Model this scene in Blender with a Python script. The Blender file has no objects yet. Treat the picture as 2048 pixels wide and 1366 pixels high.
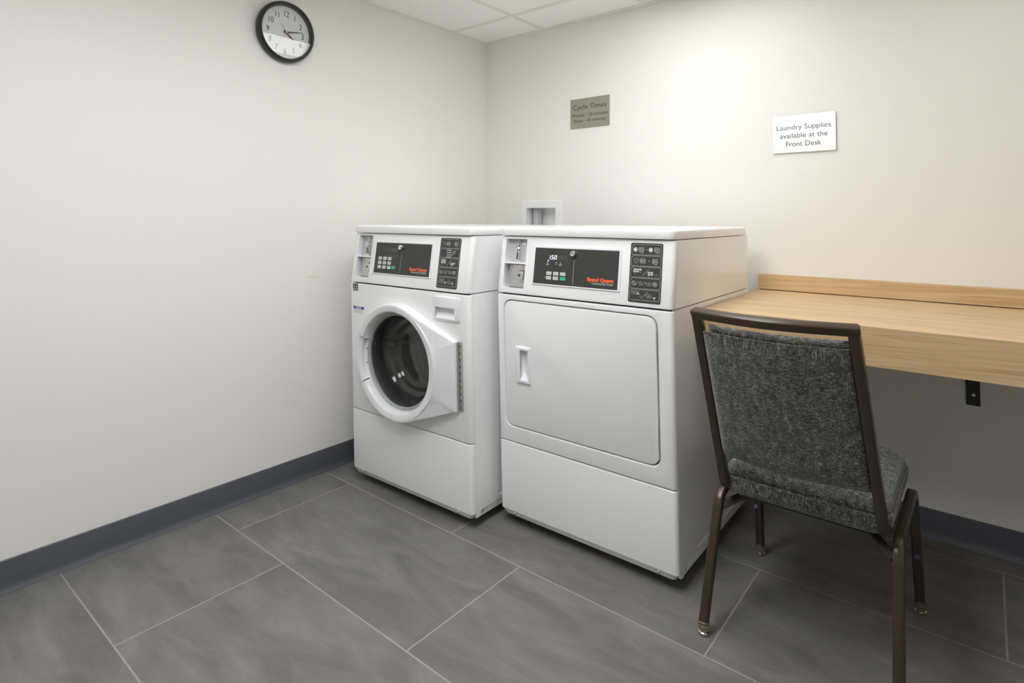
import bpy, bmesh, math, random
from mathutils import Vector, Matrix
random.seed(7)
SC = bpy.context.scene
COL = SC.collection
PI = math.pi

# ------------------------------------------------------------------ camera, world, exposure
CAM = dict(f=1162.009, px=1023.243, py=390.85, yaw=0.6837, pitch=0.0383, roll=0.0028, loc=(2.2856, -2.5568, 1.12))
def cam_axes(yaw, pitch, roll):
    F = Vector((-math.sin(yaw), math.cos(yaw), 0)); R = Vector((math.cos(yaw), math.sin(yaw), 0)); U = Vector((0, 0, 1))
    F, U = math.cos(pitch) * F + math.sin(pitch) * U, math.cos(pitch) * U - math.sin(pitch) * F
    R, U = math.cos(roll) * R + math.sin(roll) * U, math.cos(roll) * U - math.sin(roll) * R
    return R, U, F
_R, _U, _F = cam_axes(CAM['yaw'], CAM['pitch'], CAM['roll'])
cd = bpy.data.cameras.new('camera')
cd.sensor_fit = 'HORIZONTAL'; cd.sensor_width = 36.0
cd.lens = CAM['f'] / 2048 * 36.0
cd.shift_x = (1024 - CAM['px']) / 2048
cd.shift_y = (CAM['py'] - 683) / 2048
cd.clip_start = 0.05; cd.clip_end = 50
co = bpy.data.objects.new('camera', cd); COL.objects.link(co)
co.matrix_world = Matrix(((_R.x, _U.x, -_F.x, CAM['loc'][0]), (_R.y, _U.y, -_F.y, CAM['loc'][1]),
                          (_R.z, _U.z, -_F.z, CAM['loc'][2]), (0, 0, 0, 1)))
SC.camera = co

w = bpy.data.worlds.new('world'); SC.world = w; w.use_nodes = True
w.node_tree.nodes['Background'].inputs[0].default_value = (0.9, 0.92, 1.0, 1)
w.node_tree.nodes['Background'].inputs[1].default_value = 0.0

SC.view_settings.view_transform = 'Standard'
SC.view_settings.look = 'None'
SC.view_settings.gamma = 1.0
SC.view_settings.use_curve_mapping = False
SC.view_settings.exposure = 0.0
SC.cycles.use_denoising = True
SC.cycles.max_bounces = 14
SC.cycles.diffuse_bounces = 8
SC.cycles.glossy_bounces = 6
SC.cycles.transparent_max_bounces = 16
SC.cycles.caustics_reflective = False
SC.cycles.caustics_refractive = False

LAMP_STRENGTH = (5.2, 13.8, 1.5)   # the three ceiling panels: over the machines, over the open floor and desk (both unseen, added for brightness)

# ------------------------------------------------------------------ room numbers
H = 2.1524
RX, RY = 3.25, -4.30          # right wall, wall behind the camera
W_M = 0.683                   # machine width
DEP = 0.70
LEAN = 0.0382                 # forward rake of the machine fronts

# ------------------------------------------------------------------ materials
def nodes_of(name):
    m = bpy.data.materials.new(name); m.use_nodes = True
    nt = m.node_tree
    return m, nt, nt.nodes['Principled BSDF']
def mat(name, col, rough=0.5, metal=0.0, coat=0.0, noise=0.0, nscale=40, bump=0.0, bscale=300, spec=None):
    m, nt, b = nodes_of(name)
    b.inputs['Base Color'].default_value = (*col, 1)
    b.inputs['Roughness'].default_value = rough
    b.inputs['Metallic'].default_value = metal
    b.inputs['Coat Weight'].default_value = coat
    b.inputs['Coat Roughness'].default_value = 0.12
    if spec is not None: b.inputs['Specular IOR Level'].default_value = spec
    tc = nt.nodes.new('ShaderNodeTexCoord')
    n = nt.nodes.new('ShaderNodeTexNoise'); n.inputs['Scale'].default_value = nscale; n.inputs['Detail'].default_value = 3
    nt.links.new(tc.outputs['Object'], n.inputs['Vector'])
    mx = nt.nodes.new('ShaderNodeMix'); mx.data_type = 'RGBA'
    k = noise if noise else 0.012
    mx.inputs['A'].default_value = (*[c * (1 - k) for c in col], 1)
    mx.inputs['B'].default_value = (*[min(1, c * (1 + k)) for c in col], 1)
    nt.links.new(n.outputs['Fac'], mx.inputs['Factor'])
    nt.links.new(mx.outputs['Result'], b.inputs['Base Color'])
    if bump:
        n2 = nt.nodes.new('ShaderNodeTexNoise'); n2.inputs['Scale'].default_value = bscale; n2.inputs['Detail'].default_value = 2
        nt.links.new(tc.outputs['Object'], n2.inputs['Vector'])
        bp = nt.nodes.new('ShaderNodeBump'); bp.inputs['Strength'].default_value = bump; bp.inputs['Distance'].default_value = 0.002
        nt.links.new(n2.outputs['Fac'], bp.inputs['Height'])
        nt.links.new(bp.outputs['Normal'], b.inputs['Normal'])
    return m
def emis(name, col, s):
    m, nt, b = nodes_of(name)
    b.inputs['Base Color'].default_value = (*[min(1, c) for c in col], 1)
    b.inputs['Emission Color'].default_value = (*col, 1)
    b.inputs['Emission Strength'].default_value = s
    return m
def math_node(nt, op, a, b=None, c=None):
    n = nt.nodes.new('ShaderNodeMath'); n.operation = op
    for i, v in enumerate((a, b, c)):
        if v is None: continue
        if isinstance(v, (int, float)): n.inputs[i].default_value = v
        else: nt.links.new(v, n.inputs[i])
    return n.outputs[0]
def ramp(nt, fac, stops):
    r = nt.nodes.new('ShaderNodeValToRGB')
    while len(r.color_ramp.elements) < len(stops): r.color_ramp.elements.new(0.5)
    for e, (p, c) in zip(r.color_ramp.elements, stops):
        e.position = p; e.color = (*c, 1)
    nt.links.new(fac, r.inputs['Fac'])
    return r.outputs['Color']
def mixc(nt, fac, a, b, blend='MIX'):
    n = nt.nodes.new('ShaderNodeMix'); n.data_type = 'RGBA'; n.blend_type = blend
    for key, v in (('Factor', fac), ('A', a), ('B', b)):
        if isinstance(v, (int, float)): n.inputs[key].default_value = v
        elif isinstance(v, tuple): n.inputs[key].default_value = (*v, 1)
        else: nt.links.new(v, n.inputs[key])
    return n.outputs['Result']
def noise(nt, vec, scale, detail=3, rough=0.5, dist=0.0):
    n = nt.nodes.new('ShaderNodeTexNoise')
    n.inputs['Scale'].default_value = scale; n.inputs['Detail'].default_value = detail
    n.inputs['Roughness'].default_value = rough; n.inputs['Distortion'].default_value = dist
    nt.links.new(vec, n.inputs['Vector'])
    return n.outputs['Fac']
def scaled(nt, vec, s, loc=(0, 0, 0)):
    n = nt.nodes.new('ShaderNodeMapping'); n.inputs['Scale'].default_value = s; n.inputs['Location'].default_value = loc
    nt.links.new(vec, n.inputs['Vector'])
    return n.outputs['Vector']

WALL_COL = (0.855, 0.842, 0.803)
def wall_material(name, chip=False):
    m, nt, b = nodes_of(name)
    tc = nt.nodes.new('ShaderNodeTexCoord'); v = tc.outputs['Object']
    col = mixc(nt, noise(nt, v, 1.6, 2), tuple(c * 0.985 for c in WALL_COL), tuple(min(1, c * 1.01) for c in WALL_COL))
    if chip:      # a small scuffed paint chip on the plaster
        sx = nt.nodes.new('ShaderNodeSeparateXYZ'); nt.links.new(v, sx.inputs[0])
        dy = math_node(nt, 'DIVIDE', math_node(nt, 'ADD', sx.outputs['Y'], 1.124), 0.034)
        dz = math_node(nt, 'DIVIDE', math_node(nt, 'SUBTRACT', sx.outputs['Z'], 0.8585), 0.0075)
        d2 = math_node(nt, 'ADD', math_node(nt, 'MULTIPLY', dy, dy), math_node(nt, 'MULTIPLY', dz, dz))
        d2 = math_node(nt, 'ADD', d2, math_node(nt, 'MULTIPLY', math_node(nt, 'SUBTRACT', noise(nt, v, 90, 3), 0.5), 2.2))
        mk = math_node(nt, 'LESS_THAN', d2, 0.8)
        col = mixc(nt, math_node(nt, 'MULTIPLY', mk, 0.55), col, (0.84, 0.70, 0.50))
    nt.links.new(col, b.inputs['Base Color'])
    b.inputs['Roughness'].default_value = 0.55
    b.inputs['Specular IOR Level'].default_value = 0.3
    bp = nt.nodes.new('ShaderNodeBump'); bp.inputs['Strength'].default_value = 0.12; bp.inputs['Distance'].default_value = 0.002
    h = math_node(nt, 'ADD', noise(nt, v, 55, 4), math_node(nt, 'MULTIPLY', noise(nt, v, 7, 2), 1.5))
    nt.links.new(h, bp.inputs['Height']); nt.links.new(bp.outputs['Normal'], b.inputs['Normal'])
    return m

def floor_material():
    m, nt, b = nodes_of('floor tile')
    tc = nt.nodes.new('ShaderNodeTexCoord'); v = tc.outputs['Object']
    s = nt.nodes.new('ShaderNodeSeparateXYZ'); nt.links.new(v, s.inputs[0])
    P, Y0, L = 0.4722, -1.057, 0.9125
    r = math_node(nt, 'DIVIDE', math_node(nt, 'SUBTRACT', Y0, s.outputs['Y']), P)
    row = math_node(nt, 'FLOOR', r); fr = math_node(nt, 'SUBTRACT', r, row)
    off = math_node(nt, 'ADD', math_node(nt, 'MULTIPLY', row, 0.3106), 1.1010)
    u = math_node(nt, 'DIVIDE', math_node(nt, 'SUBTRACT', s.outputs['X'], off), L)
    cu = math_node(nt, 'FLOOR', u); fu = math_node(nt, 'SUBTRACT', u, cu)
    def edge(f, size):
        return math_node(nt, 'MULTIPLY', math_node(nt, 'MINIMUM', f, math_node(nt, 'SUBTRACT', 1.0, f)), size)
    d = math_node(nt, 'MINIMUM', edge(fr, P), edge(fu, L))
    d = math_node(nt, 'ADD', d, math_node(nt, 'MULTIPLY', math_node(nt, 'SUBTRACT', noise(nt, v, 30, 2), 0.5), 0.0012))
    mr = nt.nodes.new('ShaderNodeMapRange'); mr.inputs['From Min'].default_value = 0.0015; mr.inputs['From Max'].default_value = 0.0030
    mr.inputs['To Min'].default_value = 1; mr.inputs['To Max'].default_value = 0
    nt.links.new(d, mr.inputs['Value']); g = mr.outputs['Result']
    # each tile gets its own shift of the cloudy streaks, which run along the tile
    wn = nt.nodes.new('ShaderNodeTexWhiteNoise'); wn.noise_dimensions = '2D'
    cb = nt.nodes.new('ShaderNodeCombineXYZ'); nt.links.new(row, cb.inputs[0]); nt.links.new(cu, cb.inputs[1])
    nt.links.new(cb.outputs[0], wn.inputs['Vector'])
    va = nt.nodes.new('ShaderNodeVectorMath'); va.operation = 'MULTIPLY_ADD'
    va.inputs[1].default_value = (7, 7, 7)
    nt.links.new(wn.outputs['Color'], va.inputs[0]); nt.links.new(v, va.inputs[2])
    vv = va.outputs[0]
    n1 = noise(nt, scaled(nt, vv, (1.6, 4.6, 1)), 2.0, 7, 0.62, 0.7)
    n2 = noise(nt, scaled(nt, vv, (3, 22, 1)), 2.2, 4, 0.6, 0.6)
    n3 = noise(nt, vv, 180, 3)
    f = math_node(nt, 'ADD', math_node(nt, 'MULTIPLY', n1, 0.78), math_node(nt, 'MULTIPLY', n2, 0.14))
    f = math_node(nt, 'ADD', f, math_node(nt, 'MULTIPLY', n3, 0.08))
    tile = ramp(nt, f, [(0.35, (0.118, 0.118, 0.107)), (0.50, (0.174, 0.172, 0.158)), (0.65, (0.230, 0.227, 0.212))])
    tile = mixc(nt, math_node(nt, 'MULTIPLY', noise(nt, v, 1.3, 2), 0.35), tile, (0.192, 0.170, 0.144))
    # a few pale specks of lint and grit
    vo = nt.nodes.new('ShaderNodeTexVoronoi'); vo.inputs['Scale'].default_value = 7
    nt.links.new(v, vo.inputs['Vector'])
    sp = math_node(nt, 'LESS_THAN', vo.outputs['Distance'], 0.014)
    tile = mixc(nt, math_node(nt, 'MULTIPLY', sp, 0.5), tile, (0.55, 0.54, 0.50))
    col = mixc(nt, math_node(nt, 'MULTIPLY', g, 0.85), tile, (0.36, 0.345, 0.30))
    nt.links.new(col, b.inputs['Base Color'])
    rg = math_node(nt, 'ADD', 0.36, math_node(nt, 'MULTIPLY', n1, 0.16))
    nt.links.new(math_node(nt, 'ADD', rg, math_node(nt, 'MULTIPLY', g, 0.3)), b.inputs['Roughness'])
    b.inputs['Specular IOR Level'].default_value = 0.35
    bp = nt.nodes.new('ShaderNodeBump'); bp.inputs['Strength'].default_value = 0.35; bp.inputs['Distance'].default_value = 0.002
    hh = math_node(nt, 'SUBTRACT', math_node(nt, 'MULTIPLY', n2, 0.12), g)
    nt.links.new(hh, bp.inputs['Height']); nt.links.new(bp.outputs['Normal'], b.inputs['Normal'])
    return m

def tilted(nt, vec):
    n = nt.nodes.new('ShaderNodeMapping'); n.inputs['Rotation'].default_value = (0, math.radians(1.6), math.radians(0.5))
    nt.links.new(vec, n.inputs['Vector'])
    return n.outputs['Vector']

def wood_material(name, vertical=False):
    m, nt, b = nodes_of(name)
    tc = nt.nodes.new('ShaderNodeTexCoord'); v = tc.outputs['Object']
    wv = noise(nt, scaled(nt, v, (0.5, 6, 6)), 2.0, 3, 0.5, 0.4)
    warp = nt.nodes.new('ShaderNodeVectorMath'); warp.operation = 'MULTIPLY_ADD'; warp.inputs[1].default_value = (0, 0.03, 0.03)
    cmb = nt.nodes.new('ShaderNodeCombineXYZ')
    for i in range(3): nt.links.new(wv, cmb.inputs[i])
    nt.links.new(cmb.outputs[0], warp.inputs[0]); nt.links.new(v, warp.inputs[2])
    g1 = noise(nt, scaled(nt, tilted(nt, warp.outputs[0]), (1.1, 52, 52)), 2.0, 5, 0.62, 0.25)
    g2 = noise(nt, scaled(nt, v, (9, 420, 420)), 1.6, 3, 0.6)
    g3 = noise(nt, scaled(nt, v, (0.5, 5, 5)), 2.0, 2)
    f = math_node(nt, 'ADD', math_node(nt, 'MULTIPLY', g1, 0.60), math_node(nt, 'MULTIPLY', g2, 0.20))
    f = math_node(nt, 'ADD', f, math_node(nt, 'MULTIPLY', g3, 0.20))
    c = ramp(nt, f, [(0.36, (0.46, 0.30, 0.15)), (0.49, (0.61, 0.43, 0.235)), (0.61, (0.70, 0.52, 0.315))])
    nt.links.new(c, b.inputs['Base Color'])
    b.inputs['Roughness'].default_value = 0.42
    b.inputs['Specular IOR Level'].default_value = 0.4
    bp = nt.nodes.new('ShaderNodeBump'); bp.inputs['Strength'].default_value = 0.06; bp.inputs['Distance'].default_value = 0.001
    nt.links.new(g2, bp.inputs['Height']); nt.links.new(bp.outputs['Normal'], b.inputs['Normal'])
    return m

def fabric_material(name):
    m, nt, b = nodes_of(name)
    tc = nt.nodes.new('ShaderNodeTexCoord'); v = tc.outputs['Object']
    a = noise(nt, scaled(nt, v, (620, 620, 70)), 1.0, 2, 0.6)
    c = noise(nt, scaled(nt, v, (85, 85, 640)), 1.0, 2, 0.6)
    d = noise(nt, scaled(nt, v, (75, 75, 22)), 1.0, 3, 0.6)
    f = math_node(nt, 'ADD', math_node(nt, 'MULTIPLY', a, 0.46), math_node(nt, 'MULTIPLY', c, 0.34))
    f = math_node(nt, 'ADD', f, math_node(nt, 'MULTIPLY', d, 0.20))
    col = ramp(nt, f, [(0.38, (0.020, 0.0205, 0.021)), (0.48, (0.066, 0.067, 0.065)), (0.55, (0.17, 0.17, 0.16)), (0.64, (0.42, 0.42, 0.39))])
    nt.links.new(col, b.inputs['Base Color'])
    b.inputs['Roughness'].default_value = 0.92
    b.inputs['Specular IOR Level'].default_value = 0.15
    b.inputs['Sheen Weight'].default_value = 0.25
    bp = nt.nodes.new('ShaderNodeBump'); bp.inputs['Strength'].default_value = 0.55; bp.inputs['Distance'].default_value = 0.0012
    nt.links.new(f, bp.inputs['Height']); nt.links.new(bp.outputs['Normal'], b.inputs['Normal'])
    return m

def ceiling_material():
    m, nt, b = nodes_of('mineral ceiling tile')
    tc = nt.nodes.new('ShaderNodeTexCoord'); v = tc.outputs['Object']
    n = noise(nt, v, 260, 3, 0.6)
    col = ramp(nt, n, [(0.30, (0.78, 0.775, 0.75)), (0.45, (0.93, 0.925, 0.91)), (0.8, (0.95, 0.945, 0.93))])
    nt.links.new(col, b.inputs['Base Color']); b.inputs['Roughness'].default_value = 0.9
    b.inputs['Specular IOR Level'].default_value = 0.1
    bp = nt.nodes.new('ShaderNodeBump'); bp.inputs['Strength'].default_value = 0.2; bp.inputs['Distance'].default_value = 0.001
    nt.links.new(n, bp.inputs['Height']); nt.links.new(bp.outputs['Normal'], b.inputs['Normal'])
    return m

def glass_material(name, tint, ior=1.5, extra=0.0):
    m = bpy.data.materials.new(name); m.use_nodes = True; nt = m.node_tree
    for n in list(nt.nodes): nt.nodes.remove(n)
    out = nt.nodes.new('ShaderNodeOutputMaterial')
    tr = nt.nodes.new('ShaderNodeBsdfTransparent'); tr.inputs[0].default_value = (*tint, 1)
    gl = nt.nodes.new('ShaderNodeBsdfGlossy'); gl.inputs['Roughness'].default_value = 0.02
    lw = nt.nodes.new('ShaderNodeLayerWeight'); lw.inputs['Blend'].default_value = 0.5
    mx = nt.nodes.new('ShaderNodeMixShader')
    r0 = ((ior - 1) / (ior + 1)) ** 2
    fac = math_node(nt, 'ADD', r0, math_node(nt, 'MULTIPLY', math_node(nt, 'POWER', lw.outputs['Facing'], 5.0), 1 - r0))
    nt.links.new(fac, mx.inputs[0]); nt.links.new(tr.outputs[0], mx.inputs[1]); nt.links.new(gl.outputs[0], mx.inputs[2])
    if extra:      # faint film of soap haze on the glass
        df = nt.nodes.new('ShaderNodeBsdfDiffuse'); df.inputs[0].default_value = (0.6, 0.6, 0.58, 1)
        tc = nt.nodes.new('ShaderNodeTexCoord')
        hz = math_node(nt, 'MULTIPLY', noise(nt, tc.outputs['Object'], 14, 4, 0.6), extra)
        m2 = nt.nodes.new('ShaderNodeMixShader'); nt.links.new(hz, m2.inputs[0]); nt.links.new(mx.outputs[0], m2.inputs[1]); nt.links.new(df.outputs[0], m2.inputs[2]); mx = m2
    nt.links.new(mx.outputs[0], out.inputs['Surface'])
    return m

def brushed_metal(name, col, rough, metal=1.0, along=(3, 3, 300)):
    m, nt, b = nodes_of(name)
    tc = nt.nodes.new('ShaderNodeTexCoord'); v = tc.outputs['Object']
    n = noise(nt, scaled(nt, v, along), 2.0, 3, 0.6)
    c = mixc(nt, n, tuple(x * 0.93 for x in col), tuple(min(1, x * 1.05) for x in col))
    nt.links.new(c, b.inputs['Base Color']); b.inputs['Metallic'].default_value = metal
    nt.links.new(math_node(nt, 'ADD', rough - 0.05, math_node(nt, 'MULTIPLY', n, 0.1)), b.inputs['Roughness'])
    return m

M = {}
M['wall_left'] = wall_material('eggshell wall paint with chip', True)
M['wall'] = wall_material('eggshell wall paint')
M['floor'] = floor_material()
M['ceiling'] = ceiling_material()
M['tbar'] = mat('white ceiling grid enamel', (0.80, 0.79, 0.76), 0.5)
M['base'] = mat('slate blue vinyl', (0.088, 0.097, 0.124), 0.42, noise=0.05, nscale=8)
M['enamel'] = mat('white appliance enamel', (0.875, 0.88, 0.885), 0.26, coat=0.35, noise=0.006, bump=0.02, bscale=420)
M['plastic'] = mat('cool white plastic', (0.84, 0.85, 0.89), 0.34, coat=0.1)
M['grey_plastic'] = mat('light grey plastic', (0.52, 0.525, 0.55), 0.4)
M['black_panel'] = mat('charcoal overlay film', (0.040, 0.041, 0.036), 0.42)
M['black_window'] = mat('smoked display window', (0.062, 0.060, 0.056), 0.3)
M['key'] = mat('pale grey keys', (0.66, 0.66, 0.63), 0.5)
M['green'] = mat('green start key', (0.03, 0.48, 0.26), 0.45)
M['orange'] = mat('orange print', (0.86, 0.13, 0.035), 0.5)
M['print'] = mat('pale grey print', (0.60, 0.60, 0.57), 0.5)
M['dim_print'] = mat('dim grey print', (0.20, 0.20, 0.19), 0.5)
M['white_print'] = mat('white print', (0.85, 0.85, 0.83), 0.5)
M['dark_print'] = mat('dark grey print', (0.055, 0.052, 0.048), 0.5)
M['blue_print'] = mat('blue print', (0.055, 0.075, 0.42), 0.5)
M['chrome'] = mat('chrome', (0.80, 0.79, 0.76), 0.16, 1.0)
M['steel'] = brushed_metal('brushed steel plate', (0.66, 0.65, 0.62), 0.34)
M['hinge'] = brushed_metal('zinc hinge steel', (0.68, 0.67, 0.63), 0.42)
M['drum'] = brushed_metal('drum stainless steel', (0.46, 0.455, 0.44), 0.30, along=(30, 3, 30))
M['rubber'] = mat('grey rubber seal', (0.045, 0.047, 0.047), 0.5)
M['seal'] = mat('pale door seal', (0.42, 0.44, 0.43), 0.4)
M['black'] = mat('black gap', (0.010, 0.010, 0.010), 0.7)
M['bracket'] = mat('black powder coat', (0.012, 0.012, 0.013), 0.5)
M['door_glass'] = glass_material('washer bowl glass', (0.86, 0.88, 0.87), 1.55, 0.05)
M['clock_glass'] = glass_material('clock lens', (0.97, 0.97, 0.97), 1.5)
M['clock_black'] = mat('black clock plastic', (0.022, 0.022, 0.022), 0.33)
M['clock_face'] = mat('white clock dial', (0.84, 0.85, 0.85), 0.6)
M['clock_ink'] = mat('black clock ink', (0.02, 0.02, 0.02), 0.6)
M['red'] = mat('red hand paint', (0.55, 0.03, 0.02), 0.5)
M['brass'] = mat('brass cap', (0.70, 0.60, 0.34), 0.3, 1.0)
M['taupe'] = brushed_metal('brushed taupe sign plate', (0.43, 0.395, 0.33), 0.42, 0.55, along=(3, 3, 300))
M['silver'] = brushed_metal('brushed silver sign plate', (0.86, 0.865, 0.85), 0.36, 0.55, along=(300, 3, 3))
M['wood'] = wood_material('oak laminate')
M['bronze'] = mat('bronze brown chair frame', (0.058, 0.038, 0.023), 0.33, 0.28, coat=0.15, noise=0.05, nscale=200)
M['fabric'] = fabric_material('charcoal tweed')
M['glide'] = mat('nickel glide', (0.62, 0.58, 0.48), 0.22, 1.0)
M['clear'] = mat('clear glide sleeve', (0.15, 0.12, 0.085), 0.25)
M['violet'] = mat('violet bumper', (0.11, 0.09, 0.24), 0.5)
for k in range(3): M['lens%d' % k] = emis('lit lamp lens %d' % k, (0.975, 0.985, 1.0), LAMP_STRENGTH[k])
M['led'] = emis('blue white display segments', (0.75, 0.80, 1.0), 1.6)
M['pvc'] = mat('white outlet box plastic', (0.88, 0.885, 0.89), 0.4)
M['pipe'] = mat('grey drain pipe plastic', (0.55, 0.56, 0.58), 0.45)

# ------------------------------------------------------------------ mesh helpers
ID = Matrix.Identity(4)
def cut_mesh(o, cutters):
    temps = []
    for bmc in cutters:
        me = bpy.data.meshes.new('cutter'); bmesh.ops.recalc_face_normals(bmc, faces=bmc.faces[:]); bmc.to_mesh(me); bmc.free()
        t = bpy.data.objects.new('cutter', me); COL.objects.link(t); temps.append(t)
        md = o.modifiers.new('cut', 'BOOLEAN'); md.operation = 'DIFFERENCE'; md.solver = 'EXACT'; md.object = t
    bpy.context.view_layer.update()
    dg = bpy.context.evaluated_depsgraph_get()
    me = bpy.data.meshes.new_from_object(o.evaluated_get(dg))
    o.modifiers.clear(); old = o.data; o.data = me; bpy.data.meshes.remove(old)
    for t in temps:
        d = t.data; bpy.data.objects.remove(t); bpy.data.meshes.remove(d)
def finish(name, bm, m, parent=None, angle=38, cutters=None, label=None):
    bmesh.ops.recalc_face_normals(bm, faces=bm.faces[:])
    me = bpy.data.meshes.new(name); bm.to_mesh(me); bm.free()
    me.materials.append(m)
    o = bpy.data.objects.new(name, me); COL.objects.link(o)
    if cutters: cut_mesh(o, cutters)
    me = o.data
    for p in me.polygons: p.use_smooth = True
    me.set_sharp_from_angle(angle=math.radians(angle))
    me.name = name
    if parent is not None: o.parent = parent
    if label: o['label'] = label
    return o
def thing(name, label, cat, loc=(0, 0, 0), rot=(0, 0, 0), group=None):
    o = bpy.data.objects.new(name, None); COL.objects.link(o)
    o.empty_display_size = 0.1; o.location = loc; o.rotation_euler = rot
    o['label'] = label; o['category'] = cat
    if group: o['group'] = group
    return o
def structure(o):
    o['kind'] = 'structure'; return o
def box(bm, lo, hi, bev=0.0, seg=2, Mx=ID):
    r = bmesh.ops.create_cube(bm, size=1.0)
    vs = r['verts']
    for v in vs:
        v.co = Vector([lo[i] + (v.co[i] + 0.5) * (hi[i] - lo[i]) for i in range(3)])
    if bev:
        es = list({e for v in vs for e in v.link_edges})
        rb = bmesh.ops.bevel(bm, geom=es, offset=bev, segments=seg, profile=0.5, affect='EDGES')
        vs = list({v for f in rb['faces'] for v in f.verts} | {v for v in vs if v.is_valid})
    if Mx is not ID:
        for v in vs: v.co = Mx @ v.co
    return bm
def ring_faces(bm, rings, cap0=True, cap1=True, closed=True):
    for a, b in zip(rings, rings[1:]):
        n = len(a)
        for i in range(n if closed else n - 1):
            j = (i + 1) % n
            bm.faces.new((a[i], a[j], b[j], b[i]))
    if cap0: bm.faces.new(list(reversed(rings[0])))
    if cap1: bm.faces.new(rings[-1])
def rr(u0, z0, u1, z1, r, seg=5):
    r = max(min(r, (u1 - u0) / 2 - 1e-5, (z1 - z0) / 2 - 1e-5), 1e-5)
    pts = []
    for cx, cy, a0 in ((u1 - r, z0 + r, -90), (u1 - r, z1 - r, 0), (u0 + r, z1 - r, 90), (u0 + r, z0 + r, 180)):
        for k in range(seg + 1):
            a = math.radians(a0 + 90 * k / seg)
            pts.append((cx + r * math.cos(a), cy + r * math.sin(a)))
    return pts
def plate(bm, rect, r, levels, Mx=ID, seg=5):
    """rounded rectangle lofted through (height, inset) levels"""
    rings = []
    for c, ins in levels:
        p = rr(rect[0] + ins, rect[1] + ins, rect[2] - ins, rect[3] - ins, max(r - ins, 0.0004), seg)
        rings.append([bm.verts.new(Mx @ Vector((x, y, c))) for x, y in p])
    ring_faces(bm, rings)
    return bm
def flat(bm, rect, r, c0, c1, Mx=ID, seg=4):
    return plate(bm, rect, r, [(c0, 0), (c1, 0)], Mx, seg)
def prism(bm, pts, c0, c1, Mx=ID):
    a = [bm.verts.new(Mx @ Vector((x, y, c0))) for x, y in pts]
    b = [bm.verts.new(Mx @ Vector((x, y, c1))) for x, y in pts]
    ring_faces(bm, [a, b])
    return bm
def lathe(bm, prof, segs=32, Mx=ID, cap0=False, cap1=False):
    rings = []
    for r, h in prof:
        if r < 1e-6:
            rings.append([bm.verts.new(Mx @ Vector((0, 0, h)))])
        else:
            rings.append([bm.verts.new(Mx @ Vector((r * math.cos(2 * PI * k / segs), r * math.sin(2 * PI * k / segs), h))) for k in range(segs)])
    for a, b in zip(rings, rings[1:]):
        if len(a) == 1 and len(b) == 1: continue
        for i in range(segs):
            j = (i + 1) % segs
            if len(a) == 1: bm.faces.new((a[0], b[j], b[i]))
            elif len(b) == 1: bm.faces.new((a[i], a[j], b[0]))
            else: bm.faces.new((a[i], a[j], b[j], b[i]))
    if cap0 and len(rings[0]) > 1: bm.faces.new(list(reversed(rings[0])))
    if cap1 and len(rings[-1]) > 1: bm.faces.new(rings[-1])
    return bm
def fillet(path, r, n=6):
    path = [Vector(p) for p in path]; out = [path[0]]
    for a, b, c in zip(path, path[1:], path[2:]):
        d1 = (a - b).normalized(); d2 = (c - b).normalized()
        ang = d1.angle(d2); t = min(r / math.tan(ang / 2), (a - b).length * 0.49, (c - b).length * 0.49)
        p, q = b + d1 * t, b + d2 * t
        for k in range(n + 1):
            s = k / n
            out.append(p * (1 - s) ** 2 + b * (2 * s * (1 - s)) + q * s * s)
    out.append(path[-1])
    return out
def tube(bm, path, w, h, side, r=0.004, closed=False):
    """rounded rectangular tube: width w along 'side', height h across it"""
    path = [Vector(p) for p in path]
    sec = rr(-w / 2, -h / 2, w / 2, h / 2, r, 3)
    rings = []; n = len(path)
    for i, p in enumerate(path):
        t1 = (p - path[i - 1]).normalized() if i > 0 or closed else None
        t2 = (path[(i + 1) % n] - p).normalized() if i < n - 1 or closed else None
        t = ((t1 or t2) + (t2 or t1)).normalized()
        sd = side(i / (n - 1)) if callable(side) else Vector(side)
        nrm = t.cross(sd).normalized(); sd = nrm.cross(t).normalized()
        k = 1.0
        if t1 and t2: k = 1 / max(0.5, math.cos(t1.angle(t2) / 2))
        rings.append([bm.verts.new(p + sd * x + nrm * (y * k)) for x, y in sec])
    ring_faces(bm, rings, not closed, not closed)
    return bm
def stroke(bm, pts, wd, Mx, c=0.0, closed=False):
    pts = [Vector((p[0], p[1])) for p in pts]; n = len(pts)
    L, R = [], []
    for i, p in enumerate(pts):
        a = pts[i - 1] if (i > 0 or closed) else None
        b = pts[(i + 1) % n] if (i < n - 1 or closed) else None
        t = Vector((0, 0))
        if a is not None: t += (p - a).normalized()
        if b is not None: t += (b - p).normalized()
        if t.length < 1e-9: t = Vector((1, 0))
        t.normalize(); nn = Vector((-t.y, t.x)) * wd / 2
        L.append(bm.verts.new(Mx @ Vector((p.x + nn.x, p.y + nn.y, c)))); R.append(bm.verts.new(Mx @ Vector((p.x - nn.x, p.y - nn.y, c))))
    for i in range(n if closed else n - 1):
        j = (i + 1) % n
        bm.faces.new((R[i], R[j], L[j], L[i]))
def area(bm, pts, Mx, c=0.0):
    bm.faces.new([bm.verts.new(Mx @ Vector((x, y, c))) for x, y in pts])
def circ(cx, cy, r, n=14, a0=0, a1=360):
    m = n if abs(a1 - a0) >= 360 else n + 1
    return [(cx + r * math.cos(math.radians(a0 + (a1 - a0) * k / n)), cy + r * math.sin(math.radians(a0 + (a1 - a0) * k / n))) for k in range(m)]
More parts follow.
